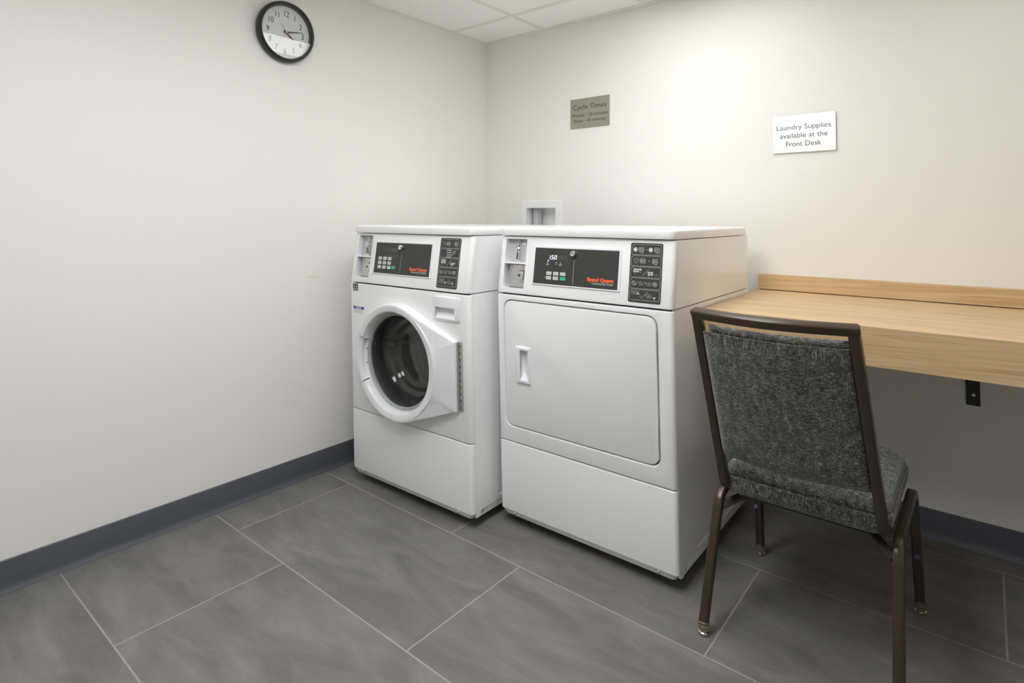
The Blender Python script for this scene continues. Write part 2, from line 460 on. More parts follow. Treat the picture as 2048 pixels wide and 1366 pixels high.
def text(name, s, size, m, parent, Mx, align='CENTER', bold=0.0, sx=1.0, ls=1.0, ext=0.0002, chars=1.0):
    cu = bpy.data.curves.new('lettering', 'FONT'); cu.body = s; cu.size = size; cu.align_x = align; cu.align_y = 'BOTTOM_BASELINE'
    cu.offset = bold; cu.extrude = ext; cu.resolution_u = 4; cu.space_line = ls; cu.space_character = chars
    t = bpy.data.objects.new('lettering', cu); COL.objects.link(t)
    bpy.context.view_layer.update()
    dg = bpy.context.evaluated_depsgraph_get()
    me = bpy.data.meshes.new_from_object(t.evaluated_get(dg))
    bpy.data.objects.remove(t); bpy.data.curves.remove(cu)
    me.transform(Mx @ Matrix.Diagonal((sx, 1, 1, 1)))
    me.materials.clear(); me.materials.append(m); me.name = name
    o = bpy.data.objects.new(name, me); COL.objects.link(o); o.parent = parent
    return o
def frame_matrix(origin, U, V):
    U = Vector(U).normalized(); V = Vector(V).normalized(); N = U.cross(V)
    return Matrix(((U.x, V.x, N.x, origin[0]), (U.y, V.y, N.y, origin[1]), (U.z, V.z, N.z, origin[2]), (0, 0, 0, 1)))

# ------------------------------------------------------------------ room shell
T = 0.12
bm = bmesh.new(); box(bm, (-T, RY - T, -0.1), (RX + T, T, 0.0)); structure(finish('floor', bm, M['floor']))
GX0, GY0, G = 0.430, -0.280, 0.6096
gx = [GX0 + G * k for k in range(0, 5)]; gy = [GY0 - G * k for k in range(0, 7)]
TROF = 0.035                                                        # depth of the recessed lamps
bm = bmesh.new(); box(bm, (-T, RY - T, H), (RX + T, T, H + 0.16))
cuts = []
LAMPS = [(1.055, -1.485, 1.640, -0.295), (1.055, -2.705, 1.640, -1.515), (2.274, -1.485, 2.860, -0.295)]   # x0, y0, x1, y1 of the ceiling openings
for x0, y0, x1, y1 in LAMPS:
    c = bmesh.new(); box(c, (x0, y0, H - 0.05), (x1, y1, H + TROF + 0.02)); cuts.append(c)
structure(finish('ceiling', bm, M['ceiling'], cutters=cuts))
bm = bmesh.new(); box(bm, (-T, RY - T, 0), (0, T, H)); structure(finish('wall_left', bm, M['wall_left']))
OB = (0.300, 1.000, 0.522, 1.186)       # opening of the laundry outlet box in the back wall
bm = bmesh.new(); box(bm, (0, 0, 0), (RX, T, H))
cb = bmesh.new(); box(cb, (OB[0], -0.05, OB[1]), (OB[2], T - 0.015, OB[3]))
structure(finish('wall_back', bm, M['wall'], cutters=[cb]))
bm = bmesh.new(); box(bm, (RX, RY - T, 0), (RX + T, T, H)); structure(finish('wall_right', bm, M['wall']))
bm = bmesh.new(); box(bm, (0, RY - T, 0), (RX, RY, H)); structure(finish('wall_front', bm, M['wall']))

def baseboard(name, p, q, inward):
    """cove base: thin sheet with a flared toe, from p to q along the wall"""
    prof = [(0.0, 0.0), (0.014, 0.0), (0.0125, 0.004), (0.008, 0.010), (0.0048, 0.018), (0.0035, 0.030), (0.0032, 0.094), (0.0022, 0.0975), (0.0, 0.0985)]
    bm = bmesh.new(); p = Vector(p); q = Vector(q); n = Vector(inward)
    rings = [[bm.verts.new(e + n * a + Vector((0, 0, z))) for a, z in prof] for e in (p, q)]
    ring_faces(bm, rings)
    return structure(finish(name, bm, M['base'], angle=50))
baseboard('baseboard_left', (0, RY, 0), (0, 0, 0), (1, 0, 0))
baseboard('baseboard_back', (0, 0, 0), (RX, 0, 0), (0, -1, 0))
baseboard('baseboard_right', (RX, 0, 0), (RX, RY, 0), (-1, 0, 0))
baseboard('baseboard_front', (0, RY, 0), (RX, RY, 0), (0, 1, 0))

bm = bmesh.new()
def clear_of_lamps(lo, hi, along, at):
    """pieces of a ceiling bar that do not cross a lamp opening"""
    segs = [(lo, hi)]
    for x0, y0, x1, y1 in LAMPS:
        c0, c1, a0, a1 = (x0, x1, y0, y1) if along == 'y' else (y0, y1, x0, x1)
        if c0 - 0.02 < at < c1 + 0.02:
            segs = [q for s0, s1 in segs for q in ((s0, min(s1, a0 - 0.002)), (max(s0, a1 + 0.002), s1)) if q[1] - q[0] > 0.01]
    return segs
for x in gx:
    if x < RX:
        for p, q in clear_of_lamps(RY, 0, 'y', x): box(bm, (x - 0.012, p, H - 0.0035), (x + 0.012, q, H + 0.002))
for y in gy:
    if y > RY:
        for p, q in clear_of_lamps(0, RX, 'x', y): box(bm, (p, y - 0.012, H - 0.0030), (q, y + 0.012, H + 0.002))
structure(finish('trim_1', bm, M['tbar']))
bm = bmesh.new()
for lo, hi in (((0, RY, H - 0.0046), (0.022, 0, H + 0.002)), ((RX - 0.022, RY, H - 0.0046), (RX, 0, H + 0.002)),
               ((0, -0.022, H - 0.0050), (RX, 0, H + 0.002)), ((0, RY, H - 0.0050), (RX, RY + 0.022, H + 0.002))):
    box(bm, lo, hi)
structure(finish('trim_2', bm, M['tbar']))

def ceiling_light(rect, lens, label):
    x0, y0, x1, y1 = rect; x0 += 0.001; y0 += 0.001; x1 -= 0.001; y1 -= 0.001
    t = thing('ceiling_light', label, 'ceiling light', ((x0 + x1) / 2, (y0 + y1) / 2, H), group='recessed ceiling lamps')
    a, b = (x1 - x0) / 2, (y1 - y0) / 2
    bm = bmesh.new()
    for lo, hi in (((-a, -b), (a, -b + 0.012)), ((-a, b - 0.012), (a, b)), ((-a, -b + 0.012), (-a + 0.012, b - 0.012)), ((a - 0.012, -b + 0.012), (a, b - 0.012))):
        box(bm, (*lo, -0.002), (*hi, TROF + 0.016))
    finish('housing', bm, M['tbar'], t)
    bm = bmesh.new(); box(bm, (-a + 0.012, -b + 0.012, TROF), (a - 0.012, b - 0.012, TROF + 0.012))
    finish('lens', bm, lens, t)
ceiling_light(LAMPS[0], M['lens0'], 'lit ceiling lamp above the washing machine and dryer, seen in the clock glass')
ceiling_light(LAMPS[1], M['lens1'], 'brightest ceiling lamp, unseen and added to light the machine fronts, over the open floor')  # unseen lamp, added to brighten the machine fronts and floor
ceiling_light(LAMPS[2], M['lens2'], 'dimmest ceiling lamp, unseen and added to balance the light, above the oak desk')  # unseen fill lamp, added to balance brightness on the desk side

# small air vent at the wall edge of the ceiling
vx0, vx1, vy0, vy1 = 1.082, 1.60, -0.250, -0.026
t = thing('ceiling_vent', 'white slatted air vent in the ceiling strip along the wall with two signs', 'vent', ((vx0 + vx1) / 2, (vy0 + vy1) / 2, H))
a, b = (vx1 - vx0) / 2, (vy1 - vy0) / 2
bm = bmesh.new(); box(bm, (-a, -b, -0.002), (a, b, 0.001)); finish('backing', bm, M['black'], t)
bm = bmesh.new()
for lo, hi in (((-a + 0.004, -b + 0.004), (a - 0.004, -b + 0.026)), ((-a + 0.004, b - 0.026), (a - 0.004, b - 0.004)), ((-a + 0.004, -b + 0.026), (-a + 0.026, b - 0.026)), ((a - 0.026, -b + 0.026), (a - 0.004, b - 0.026))):
    box(bm, (*lo, -0.006), (*hi, -0.0015))
finish('frame', bm, M['tbar'], t)
bm = bmesh.new()
for k in range(9):
    y = -b + 0.034 + k * 0.0195
    box(bm, (-a + 0.026, y - 0.006, -0.005), (a - 0.026, y + 0.006, -0.0015))
finish('slats', bm, M['tbar'], t)

# ------------------------------------------------------------------ laundry machines
def f_front(z): return -LEAN * z
CON_Z0, CON_Z1 = 0.8455, 1.0525
CS = 0.142
def f_con(z): return -LEAN * 0.843 + CS * (z - CON_Z0)
M_FR = frame_matrix((0, 0, 0), (1, 0, 0), (0, -LEAN, 1))            # (u, height, outward)
_kc = math.sqrt(1 + CS * CS)
M_CO = frame_matrix((0, f_con(CON_Z0), CON_Z0), (1, 0, 0), (0, CS, 1))
def cb_(z): return (z - CON_Z0) * _kc                                # height on the console plane
def crect(u0, z0, u1, z1): return (u0, cb_(z0), u1, cb_(z1))

def front_block(bm, fv, levels, depth, r=0.013, seg=5, u0=0.0, u1=W_M):
    """slab with rounded upright front corners; levels = (z, inset_front, inset_side)"""
    rings = []
    for z, fi, si in levels:
        vf = fv(z) + fi; vb = fv(z) + depth
        a, b = u0 + si, u1 - si
        pts = [(a, vb)]
        for k in range(seg + 1):
            an = math.radians(180 + 90 * k / seg); pts.append((a + r + r * math.cos(an), vf + r + r * math.sin(an)))
        for k in range(seg + 1):
            an = math.radians(270 + 90 * k / seg); pts.append((b - r + r * math.cos(an), vf + r + r * math.sin(an)))
        pts.append((b, vb))
        rings.append([bm.verts.new((x, y, z)) for x, y in pts])
    ring_faces(bm, rings)
    return bm
def round_levels(z0, z1, bot=0.003, top=0.004):
    A = [math.radians(30 * k) for k in range(4)]
    lo = [(z0 + bot * (1 - math.cos(a)), bot * (1 - math.sin(a)), 0.5 * bot * (1 - math.sin(a))) for a in A]
    hi = [(z1 - top + top * math.sin(a), top * (1 - math.cos(a)), 0.5 * top * (1 - math.cos(a))) for a in A]
    return lo + hi

def screw(parent, M0):
    bm = bmesh.new()
    lathe(bm, [(0.0062, -0.001), (0.0062, 0.0012), (0.0048, 0.0030), (0.0022, 0.0036), (0.0020, 0.0026), (0, 0.0026)], 14, M0)
    return finish('screw', bm, M['chrome'], parent)

def machine(name, label, cat, loc, rz, washer):
    t = thing(name, label, cat, loc, (0, 0, rz))
    W = W_M
    # --- cabinet: side sheets, back, base pan (hollow behind the front)
    s0 = 0.0215
    side = [(f_front(0.04) + s0, 0.040), (0.040, 0.040), (0.041, 0.050), (0.046, 0.058), (0.056, 0.062), (DEP, 0.062), (DEP, 0.8430), (f_front(0.843) + s0, 0.8430)]
    Mx_side0 = Matrix(((0, 0, 1, 0), (1, 0, 0, 0), (0, 1, 0, 0), (0, 0, 0, 1)))      # (v, z, u) -> (u, v, z)
    for ua, ub, u, sg in ((0.0, 0.010, 0.0, -1), (W - 0.010, W, W, 1)):
        bm = bmesh.new(); prism(bm, side, ua, ub, Mx_side0)
        c = bmesh.new()
        Mo = Matrix(((0, 0, sg, u), (1, 0, 0, 0), (0, 1, 0, 0), (0, 0, 0, 1)))
        plate(c, (0.145, 0.076, 0.640, 0.806), 0.012, [(0.004, -0.004), (-0.0030, 0.003)], Mo)
        finish('side_panel', bm, M['enamel'], t, cutters=[c])
    bm = bmesh.new(); box(bm, (0.0105, DEP - 0.012, 0.062), (W - 0.0105, DEP, 0.843)); finish('back_sheet', bm, M['enamel'], t)
    bm = bmesh.new(); box(bm, (0.0105, 0.03, 0.064), (W - 0.0105, DEP - 0.0125, 0.072)); finish('base_pan', bm, M['enamel'], t)
    bm = bmesh.new()
    box(bm, (0.004, 0.040, 0.036), (W - 0.004, DEP - 0.004, 0.064), 0.002)
    br = finish('base_rail', bm, M['enamel'], t)
    Ms = frame_matrix((W - 0.004, 0.056, 0.052), (0, 1, 0), (0, 0, 1)); screw(br, Ms)
    # --- upper housing behind the console
    up = [(f_con(CON_Z0) + 0.0205, CON_Z0 + 0.0005), (DEP, CON_Z0 + 0.0005), (DEP, CON_Z1), (f_con(CON_Z1) + 0.0205, CON_Z1)]
    bm = bmesh.new()
    for ua, ub in ((0.0, 0.006), (W - 0.006, W)): prism(bm, up, ua, ub, Mx_side0)
    box(bm, (0.006, DEP - 0.012, CON_Z0 + 0.0005), (W - 0.006, DEP, CON_Z1))
    finish('upper_housing', bm, M['enamel'], t)
    bm = bmesh.new()       # dark inner liner closes the seams
    box(bm, (0.012, 0.10 if washer else 0.06, 0.8400), (W - 0.012, DEP - 0.013, 0.8490)); finish('liner', bm, M['black'], t)
    # --- lid
    bm = bmesh.new(); rings = []
    lz = [(1.0545, 0.004), (1.0550, 0.0012), (1.0575, 0.0), (1.0775, 0.0), (1.0815, 0.0012), (1.0845, 0.0040), (1.0862, 0.0085), (1.0866, 0.014)]
    for z, ins in lz:
        rings.append([bm.verts.new((x, y, z)) for x, y in rr(-0.001 + ins, -0.0125 + ins, W + 0.001 - ins, DEP - ins, 0.022 - ins * 0.6, 6)])
    ring_faces(bm, rings); finish('lid', bm, M['enamel'], t, angle=50)
    # --- feet
    for fx in (0.10, W - 0.10):
        for fy in (0.14, DEP - 0.07):
            bm = bmesh.new(); lathe(bm, [(0.020, 0.0), (0.020, 0.010), (0.008, 0.013), (0.008, 0.037)], 16, Matrix.Translation((fx, fy, 0)), True, True)
            finish('leveling_leg', bm, M['black'], t)
    # --- kick panel
    bm = bmesh.new()
    lv = [(0.0350, 0.0125, 0.0165), (0.0362, 0.0095, 0.0145), (0.0555, 0.0018, 0.0008), (0.0565, 0.0, 0.0)]
    lv += [(0.3055 - 0.005 + 0.005 * math.sin(math.radians(30 * k)), 0.005 * (1 - math.cos(math.radians(30 * k))), 0.0025 * (1 - math.cos(math.radians(30 * k)))) for k in range(4)]
    front_block(bm, f_front, lv, 0.0205)
    kp = finish('kick_panel', bm, M['enamel'], t, angle=24)
    for u in ((0.0575, 0.608) if washer else (0.0605, 0.617)):
        n = Vector((0, -0.93, -0.37)).normalized()
        Ms = frame_matrix((u, f_front(0.0455) + 0.0056, 0.0455), (1, 0, 0), n.cross(Vector((1, 0, 0))))
        screw(kp, Ms)
    # --- front panel
    ud, zd = 0.316, 0.553
    bm = bmesh.new(); front_block(bm, f_front, round_levels(0.3090, 0.8400), 0.0205)
    cuts = []
    DR = (0.0340, 0.3640, 0.6335, 0.8225)      # dryer door opening
    if washer:
        c = bmesh.new(); lathe(c, [(0.200, -0.1), (0.200, 0.1)], 64, M_FR @ Matrix.Translation((ud, zd, 0)), True, True); cuts.append(c)
        c = bmesh.new(); flat(c, (0.5150, 0.7440, 0.6365, 0.8000), 0.003, -0.05, 0.05, M_FR); cuts.append(c)
    else:
        c = bmesh.new(); plate(c, DR, 0.032, [(0.0035, -0.0045), (-0.0042, 0.0), (-0.05, 0.0)], M_FR, 8); cuts.append(c)
    finish('front_panel', bm, M['enamel'], t, cutters=cuts, angle=30)
    for za, zb in ((0.296, 0.320), (0.826, 0.858)):      # dark strips seen in the seams between the front panels
        va = f_front((za + zb) / 2)
        bm = bmesh.new(); box(bm, (0.012, va + 0.0225, za), (W - 0.012, va + 0.026, zb)); finish('seam_backing', bm, M['black'], t)
    # --- control console
    bm = bmesh.new(); front_block(bm, f_con, round_levels(CON_Z0, CON_Z1 - 0.0005, 0.004, 0.003), 0.0195)
    CO = crect(0.0265, 0.8660, 0.1225, 1.0425) if not washer else crect(0.0300, 0.8690, 0.1205, 1.0435)
    c = bmesh.new(); plate(c, CO, 0.003, [(0.004, -0.002), (0.0005, 0.0), (-0.06, 0.0)], M_CO)
    finish('control_console', bm, M['enamel'], t, cutters=[c], angle=30)
    # coin recess: two compartments
    ct_bm = bmesh.new()
    u0, b0, u1, b1 = CO; D = 0.030; DU = 0.020; bd = cb_(0.9555)
    def wall(a, b, c_, d, e, f): box(ct_bm, (a, b, c_), (d, e, f), 0, 2, M_CO)
    wall(u0 - 0.003, b0 - 0.003, -D, u0 - 0.0002, b1 + 0.003, -0.0025); wall(u1 + 0.0002, b0 - 0.003, -D, u1 + 0.003, b1 + 0.003, -0.0025)
    wall(u0 - 0.003, b0 - 0.003, -D, u1 + 0.003, b0 - 0.0002, -0.0025); wall(u0 - 0.003, b1 + 0.0002, -D, u1 + 0.003, b1 + 0.003, -0.0025)
    wall(u0, bd - 0.0035, -D, u1, bd + 0.0035, -0.0012)
    wall(u0, bd, -D - 0.003, u1, b1, -DU)
    wall(u0, b0, -D - 0.003, u1, bd, -D)
    ct = finish('coin_recess', ct_bm, M['plastic'], t)
    bm = bmesh.new(); flat(bm, (u0 + 0.0005, bd + 0.0035, u1 - 0.0005, b1 - 0.0005), 0.001, -DU, -DU + 0.0012, M_CO)
    finish('back_plate', bm, M['grey_plastic'], ct)
    cu_, cz = u0 + 0.0485, cb_(0.983)
    q0 = -DU + 0.0012
    bm = bmesh.new()
    plate(bm, (cu_ - 0.0075, cz - 0.017, cu_ + 0.0075, cz + 0.015), 0.003, [(q0, 0), (q0 + 0.010, 0), (q0 + 0.012, 0.0018)], M_CO)
    plate(bm, (cu_ - 0.017, cz - 0.0235, cu_ + 0.017, cz - 0.0165), 0.003, [(q0, 0), (q0 + 0.009, 0), (q0 + 0.010, 0.001)], M_CO)
    lathe(bm, [(0.0115, q0), (0.0115, q0 + 0.009), (0.0075, q0 + 0.013), (0, q0 + 0.014)], 18, M_CO @ Matrix.Translation((cu_ - 0.003, cz + 0.0225, 0)))
    tube(bm, [M_CO @ Vector(p) for p in ((cu_ - 0.003, cz + 0.032, q0 + 0.006), (cu_ + 0.003, cz + 0.038, q0 + 0.006), (cu_ + 0.001, cz + 0.047, q0 + 0.006), (cu_ + 0.002, cz + 0.056, q0 + 0.006))], 0.0035, 0.0035, (1, 0.2, 0), 0.0012)
    finish('coin_slide', bm, M['chrome'], ct)
    bm = bmesh.new(); flat(bm, (cu_ - 0.0005, cz - 0.014, cu_ + 0.0042, cz + 0.011), 0.001, q0 + 0.0118, q0 + 0.0126, M_CO)
    finish('coin_slot', bm, M['black'], ct)
    bm = bmesh.new(); flat(bm, (cu_ + 0.012, cz + 0.038, cu_ + 0.030, cz + 0.047), 0.004, q0, q0 + 0.001, M_CO)
    finish('coin_badge', bm, M['key'], ct)
    pl = (u0 + 0.006, b0 + 0.004, u1 - 0.0005, bd - 0.0045)
    bm = bmesh.new(); plate(bm, pl, 0.003, [(-D, 0), (-D + 0.006, 0), (-D + 0.0075, 0.0012)], M_CO); finish('coin_box_plate', bm, M['steel'], ct)
    lc = (u0 + 0.0715, cb_(0.9120))
    bm = bmesh.new(); lathe(bm, [(0.0270, -D + 0.0075), (0.0262, -D + 0.0100), (0.0205, -D + 0.0110), (0.0178, -D + 0.025), (0.0158, -D + 0.0275), (0.0, -D + 0.0275)], 32, M_CO @ Matrix.Translation((*lc, 0)))
    finish('coin_box_lock', bm, M['steel'], ct)
    bm = bmesh.new(); lathe(bm, [(0.0050, -D + 0.027), (0.0050, -D + 0.0279), (0, -D + 0.0279)], 16, M_CO @ Matrix.Translation((lc[0] - 0.002, lc[1], 0)))
    finish('keyhole', bm, M['dark_print'], ct)
    for du, db in ((0.009, pl[3] - pl[1] - 0.009), (0.009, 0.009)):
        screw(ct, M_CO @ Matrix.Translation((pl[0] + du, pl[1] + db, -D + 0.0075)))
    # --- control panel
    if washer: bz, pn = crect(0.1410, 0.8865, 0.4860, 1.0225), crect(0.1535, 0.8920, 0.4785, 1.0155)
    else: bz, pn = crect(0.1585, 0.8840, 0.5075, 1.0215), crect(0.1660, 0.8900, 0.4985, 1.0135)
    bm = bmesh.new(); plate(bm, bz, 0.003, [(-0.001, 0), (0.0025, 0.0006), (0.0035, 0.0018)], M_CO)
    cp = finish('control_panel', bm, M['plastic'], t)
    bm = bmesh.new(); flat(bm, pn, 0.0015, 0.0030, 0.0042, M_CO); finish('overlay', bm, M['black_panel'], cp)
    c1 = 0.0044
    lk = (0.3118, 0.9980) if washer else (0.3290, 0.9970)
    bm = bmesh.new(); Ml = M_CO @ Matrix.Translation((lk[0], cb_(lk[1]), 0.004))
    lathe(bm, [(0.0098, 0), (0.0098, 0.012), (0.0090, 0.0135), (0.0060, 0.0135), (0.0056, 0.0115), (0, 0.0115)], 24, Ml)
    box(bm, (-0.0010, -0.0045, 0.0115), (0.0010, 0.0045, 0.0132), 0, 2, Ml)
    finish('panel_lock', bm, M['chrome'], cp)
    bm = bmesh.new(); lx = 0.3131 if washer else 0.3308
    stroke(bm, [(lx, cb_(0.9815 if washer else 0.9775)), (lx, cb_(0.8985 if washer else 0.8955))], 0.0011, M_CO, c1)
    finish('divider_line', bm, M['print'], cp)
    ds = crect(0.2085, 0.9755, 0.2895, 0.9945) if washer else crect(0.2215, 0.9735, 0.3030, 0.9905)
    bm = bmesh.new(); flat(bm, ds, 0.001, 0.0041, 0.0046, M_CO); dsp = finish('display', bm, M['black_window'], cp)
    lg = bmesh.new()
    def dash(x, z, wd, th=0.0016): stroke(lg, [(x - wd / 2, cb_(z)), (x + wd / 2, cb_(z))], th, M_CO, c1)
    keys = []
    if washer:
        for r_ in range(3):
            for c_ in range(3): keys.append((0.1765 + c_ * 0.0293, 0.9290 - r_ * 0.0178 + 0.0165, 0.0205, 0.0125))
        green = (0.2605, 0.9112, 0.0225, 0.0120)
        for k in range(5):
            x = 0.2150 + k * 0.0173
            area(lg, circ(x, cb_(0.9655), 0.0022, 8), M_CO, c1); dash(x - 0.001, 0.9590, 0.0075, 0.0014); dash(x - 0.001, 0.9558, 0.010 if k == 0 else 0.006, 0.0014)
        for r_ in range(3): dash(0.1640, 0.9290 - r_ * 0.0178 + 0.0170 + 0.0055, 0.007)
        for r_ in range(2): stroke(lg, [(0.1590, cb_(0.9428 - r_ * 0.0178)), (0.2400, cb_(0.9428 - r_ * 0.0178))], 0.0009, M_CO, c1)
    else:
        for r_ in range(2):
            for c_ in range(3):
                if (r_, c_) != (1, 2): keys.append((0.2205 + c_ * 0.0288, 0.9215 - r_ * 0.0155 - 0.0005, 0.0215, 0.0118))
        green = (0.2781, 0.9055, 0.0225, 0.0118)
        for x, n_ in ((0.2225, 2), (0.2590, 1), (0.2760, 2)):
            if x > 0.23: finish('printed_legend', lg, M['print'], cp); lg = bmesh.new()
            area(lg, circ(x, cb_(0.9645), 0.0024, 8), M_CO, c1)
            for q in range(n_): dash(x, 0.9590 - q * 0.0034, 0.011 - 0.003 * (n_ == 1), 0.0016)
        finish('printed_legend', lg, M['print'], cp); lg = bmesh.new()
        area(lg, circ(0.2165, cb_(0.9120), 0.0016, 8), M_CO, c1)
        sg = bmesh.new()
        area(sg, circ(0.2245, cb_(0.9705), 0.0022, 10), M_CO, c1 + 0.0003)
        def seg7(x, ch):
            z0, z1 = cb_(0.9760), cb_(0.9885); zm = (z0 + z1) / 2; wd = 0.0074; sl = 0.12
            S = dict(a=((0, z1), (wd, z1)), g=((0, zm), (wd, zm)), d=((0, z0), (wd, z0)), f=((0, z1), (0, zm)), b=((wd, z1), (wd, zm)), e=((0, zm), (0, z0)), c=((wd, zm), (wd, z0)))
            for k in ch:
                (x0, y0), (x1, y1) = S[k]
                if y0 != y1: y0, y1 = (y0 - 0.0007, y1 + 0.0007)
                else: x0, x1 = x0 + 0.0008, x1 - 0.0008
                stroke(sg, [(x + x0 + sl * (y0 - z0), y0), (x + x1 + sl * (y1 - z0), y1)], 0.0019, M_CO, c1 + 0.0003)
        seg7(0.2235, 'bc'); area(sg, circ(0.2338, cb_(0.9760), 0.0012, 8), M_CO, c1 + 0.0003); seg7(0.2375, 'afgcd'); seg7(0.2500, 'abcdef')
        finish('lit_digits', sg, M['led'], cp)
    finish('printed_legend', lg, M['dim_print'] if washer else M['print'], cp)
    for (x, z, wd, ht) in keys:
        bm = bmesh.new(); plate(bm, crect(x, z, x + wd, z + ht), 0.002, [(0.0040, 0), (0.0052, 0), (0.0057, 0.0006)], M_CO)
        ko = finish('key', bm, M['key'], cp)
    bm = bmesh.new()
    for (x, z, wd, ht) in keys:
        for q in range(4): stroke(bm, [(x + wd * (0.2 + 0.17 * q), cb_(z + ht * 0.35)), (x + wd * (0.2 + 0.17 * q), cb_(z + ht * 0.62))], 0.0016, M_CO, 0.0059)
    finish('key_legends', bm, M['dim_print'], cp)
    x, z, wd, ht = green
    bm = bmesh.new(); plate(bm, crect(x, z, x + wd, z + ht), 0.002, [(0.0040, 0), (0.0052, 0), (0.0057, 0.0006)], M_CO)
    finish('start_key', bm, M['green'], cp, label='green start key')
    if washer: a, b, sz = (0.3665, 0.9125), (0.4660, 0.9035), 0.0158
    else: a, b, sz = (0.3860, 0.9120), (0.4845, 0.9030), 0.0158
    tx = text('brand_lettering', 'Speed Queen', sz, M['orange'], cp, M_CO @ Matrix.Translation(((a[0] + b[0]) / 2, cb_(a[1]), c1)), 'CENTER', 0.0009, 1.05, ext=0.0001)
    ww = max(v.co.x for v in tx.data.vertices) - min(v.co.x for v in tx.data.vertices)
    k = (b[0] - a[0]) / ww; mid = (a[0] + b[0]) / 2
    for v in tx.data.vertices: v.co.x = mid + (v.co.x - mid) * k
    tx = text('panel_lettering', 'Commercial Washer' if washer else 'Commercial Dryer', 0.0128, M['print'], cp, M_CO @ Matrix.Translation((0, cb_(a[1] - 0.0105), c1)), 'RIGHT', 0.0, 1.0, ext=0.0001)
    ww = -min(v.co.x for v in tx.data.vertices); k = (0.0880 if washer else 0.0800) / ww
    for v in tx.data.vertices: v.co.x = b[0] - 0.001 + v.co.x * k
    # --- instruction decal with pictograms
    dc = crect(0.5200, 0.8575, 0.6250, 1.0425) if washer else crect(0.5362, 0.8585, 0.6445, 1.0415)
    bm = bmesh.new(); flat(bm, dc, 0.006, -0.0005, 0.0010, M_CO); dec = finish('instruction_decal', bm, M['black_panel'], t)
    pg = bmesh.new(); cc = 0.0013; pw = 0.0010
    fw = dc[2] - dc[0]; ph = (dc[3] - dc[1] - 0.010) / 5
    def S(pts, closed=False, wd=pw): stroke(pg, pts, wd, M_CO, cc, closed)
    def A(pts): area(pg, pts, M_CO, cc)
    def mach(x, y, s, wide=False):
        S(rr(x - s, y - s, x + s * 1.35, y + s, 0.0006, 1), True, 0.0009); S(circ(x - s * 0.15, y, s * 0.55, 10), True, 0.0016); S([(x + s * 1.0, y - s * 0.7), (x + s * 1.0, y + s * 0.7)], False, 0.0012)
    def shirt(x, y, s): S([(x - s * 0.55, y - s), (x - s * 0.55, y + 0.2 * s), (x - s, y), (x - s * 0.9, y + s * 0.8), (x - s * 0.4, y + s), (x, y + s * 0.7), (x + s * 0.4, y + s), (x + s * 0.9, y + s * 0.8), (x + s, y), (x + s * 0.55, y + 0.2 * s), (x + s * 0.55, y - s)], True, 0.0008)
    def arrow(x, y, s): S([(x - s, y), (x + s * 0.3, y)], False, 0.0008); A([(x + s * 0.2, y - s * 0.5), (x + s, y), (x + s * 0.2, y + s * 0.5)])
    def keyrow(x, y, nx, ny, filled, s=0.0036, hand=True):
        for i in range(nx):
            for j in range(ny):
                p = rr(x + i * s * 2.3, y - j * s * 1.5, x + i * s * 2.3 + s * 1.9, y - j * s * 1.5 + s * 1.15, 0.0005, 1)
                if filled(i, j): A(p)
                else: S(p, True, 0.0005)
    def hand(x, y): S([(x, y), (x, y - 0.003), (x + 0.003, y - 0.005), (x + 0.0045, y - 0.002)], False, 0.0007)
    for k in range(5):
        yb = dc[3] - 0.004 - (k + 1) * ph; y0, y1 = yb + 0.002, yb + ph - 0.0008
        x0, x1 = dc[0] + 0.0045, dc[2] - 0.0045; cy = (y0 + y1) / 2; r = 0.003
        S([(x0 + 0.006, y1)] + [(x1 - r + r * math.cos(math.radians(a)), y1 - r + r * math.sin(math.radians(a))) for a in (90, 45, 0)] +
          [(x1 - r + r * math.cos(math.radians(a)), y0 + r + r * math.sin(math.radians(a))) for a in (0, -45, -90)] +
          [(x0 + r + r * math.cos(math.radians(a)), y0 + r + r * math.sin(math.radians(a))) for a in (270, 225, 180)] + [(x0, y1 - 0.005), (x0 + 0.002, y1 - 0.005), (x0 + 0.006, y1 - 0.001)], True, 0.0008)
        X = lambda f: x0 + (x1 - x0) * f
        if k == 0 and not washer:
            A(circ(X(0.12), cy, 0.0070, 14)); mach(X(0.31), cy, 0.0068); arrow(X(0.50), cy, 0.003); A(circ(X(0.64), cy, 0.0070, 14)); mach(X(0.84), cy, 0.0068)
            for f in (0.34, 0.88): S([(X(f) - 0.005, cy - 0.0095), (X(f), cy - 0.0108), (X(f) + 0.006, cy - 0.0092)], False, 0.0010)
        elif k == 0 or (k == 1 and not washer):
            shirt(X(0.16), cy, 0.0068); S([(X(0.24), cy), (X(0.36), cy)], False, 0.0008); mach(X(0.38), cy, 0.0068); arrow(X(0.60), cy, 0.003); mach(X(0.79), cy, 0.0068)
            S([(X(0.78), cy - 0.0095), (X(0.82), cy - 0.0108), (X(0.88), cy - 0.0092)], False, 0.0010)
        elif k == 1:
            S([(X(0.36), y0 + 0.001), (X(0.36), y1 - 0.001)], False, 0.0012); S([(X(0.58), y0 + 0.001), (X(0.58), y1 - 0.001)], False, 0.0012); S([(X(0.47), y0 + 0.001), (X(0.47), y1 - 0.001)], False, 0.0010)
            for q in range(4): S([(X(0.36), y0 + 0.002 + q * 0.0085), (X(0.58), y0 + 0.002 + q * 0.0085)], False, 0.0022)
            S([(X(0.62), cy - 0.008), (X(0.70), cy - 0.001), (X(0.68), cy + 0.006), (X(0.80), cy + 0.010), (X(0.82), cy + 0.006), (X(0.74), cy)], False, 0.0020)
        elif k == 2:
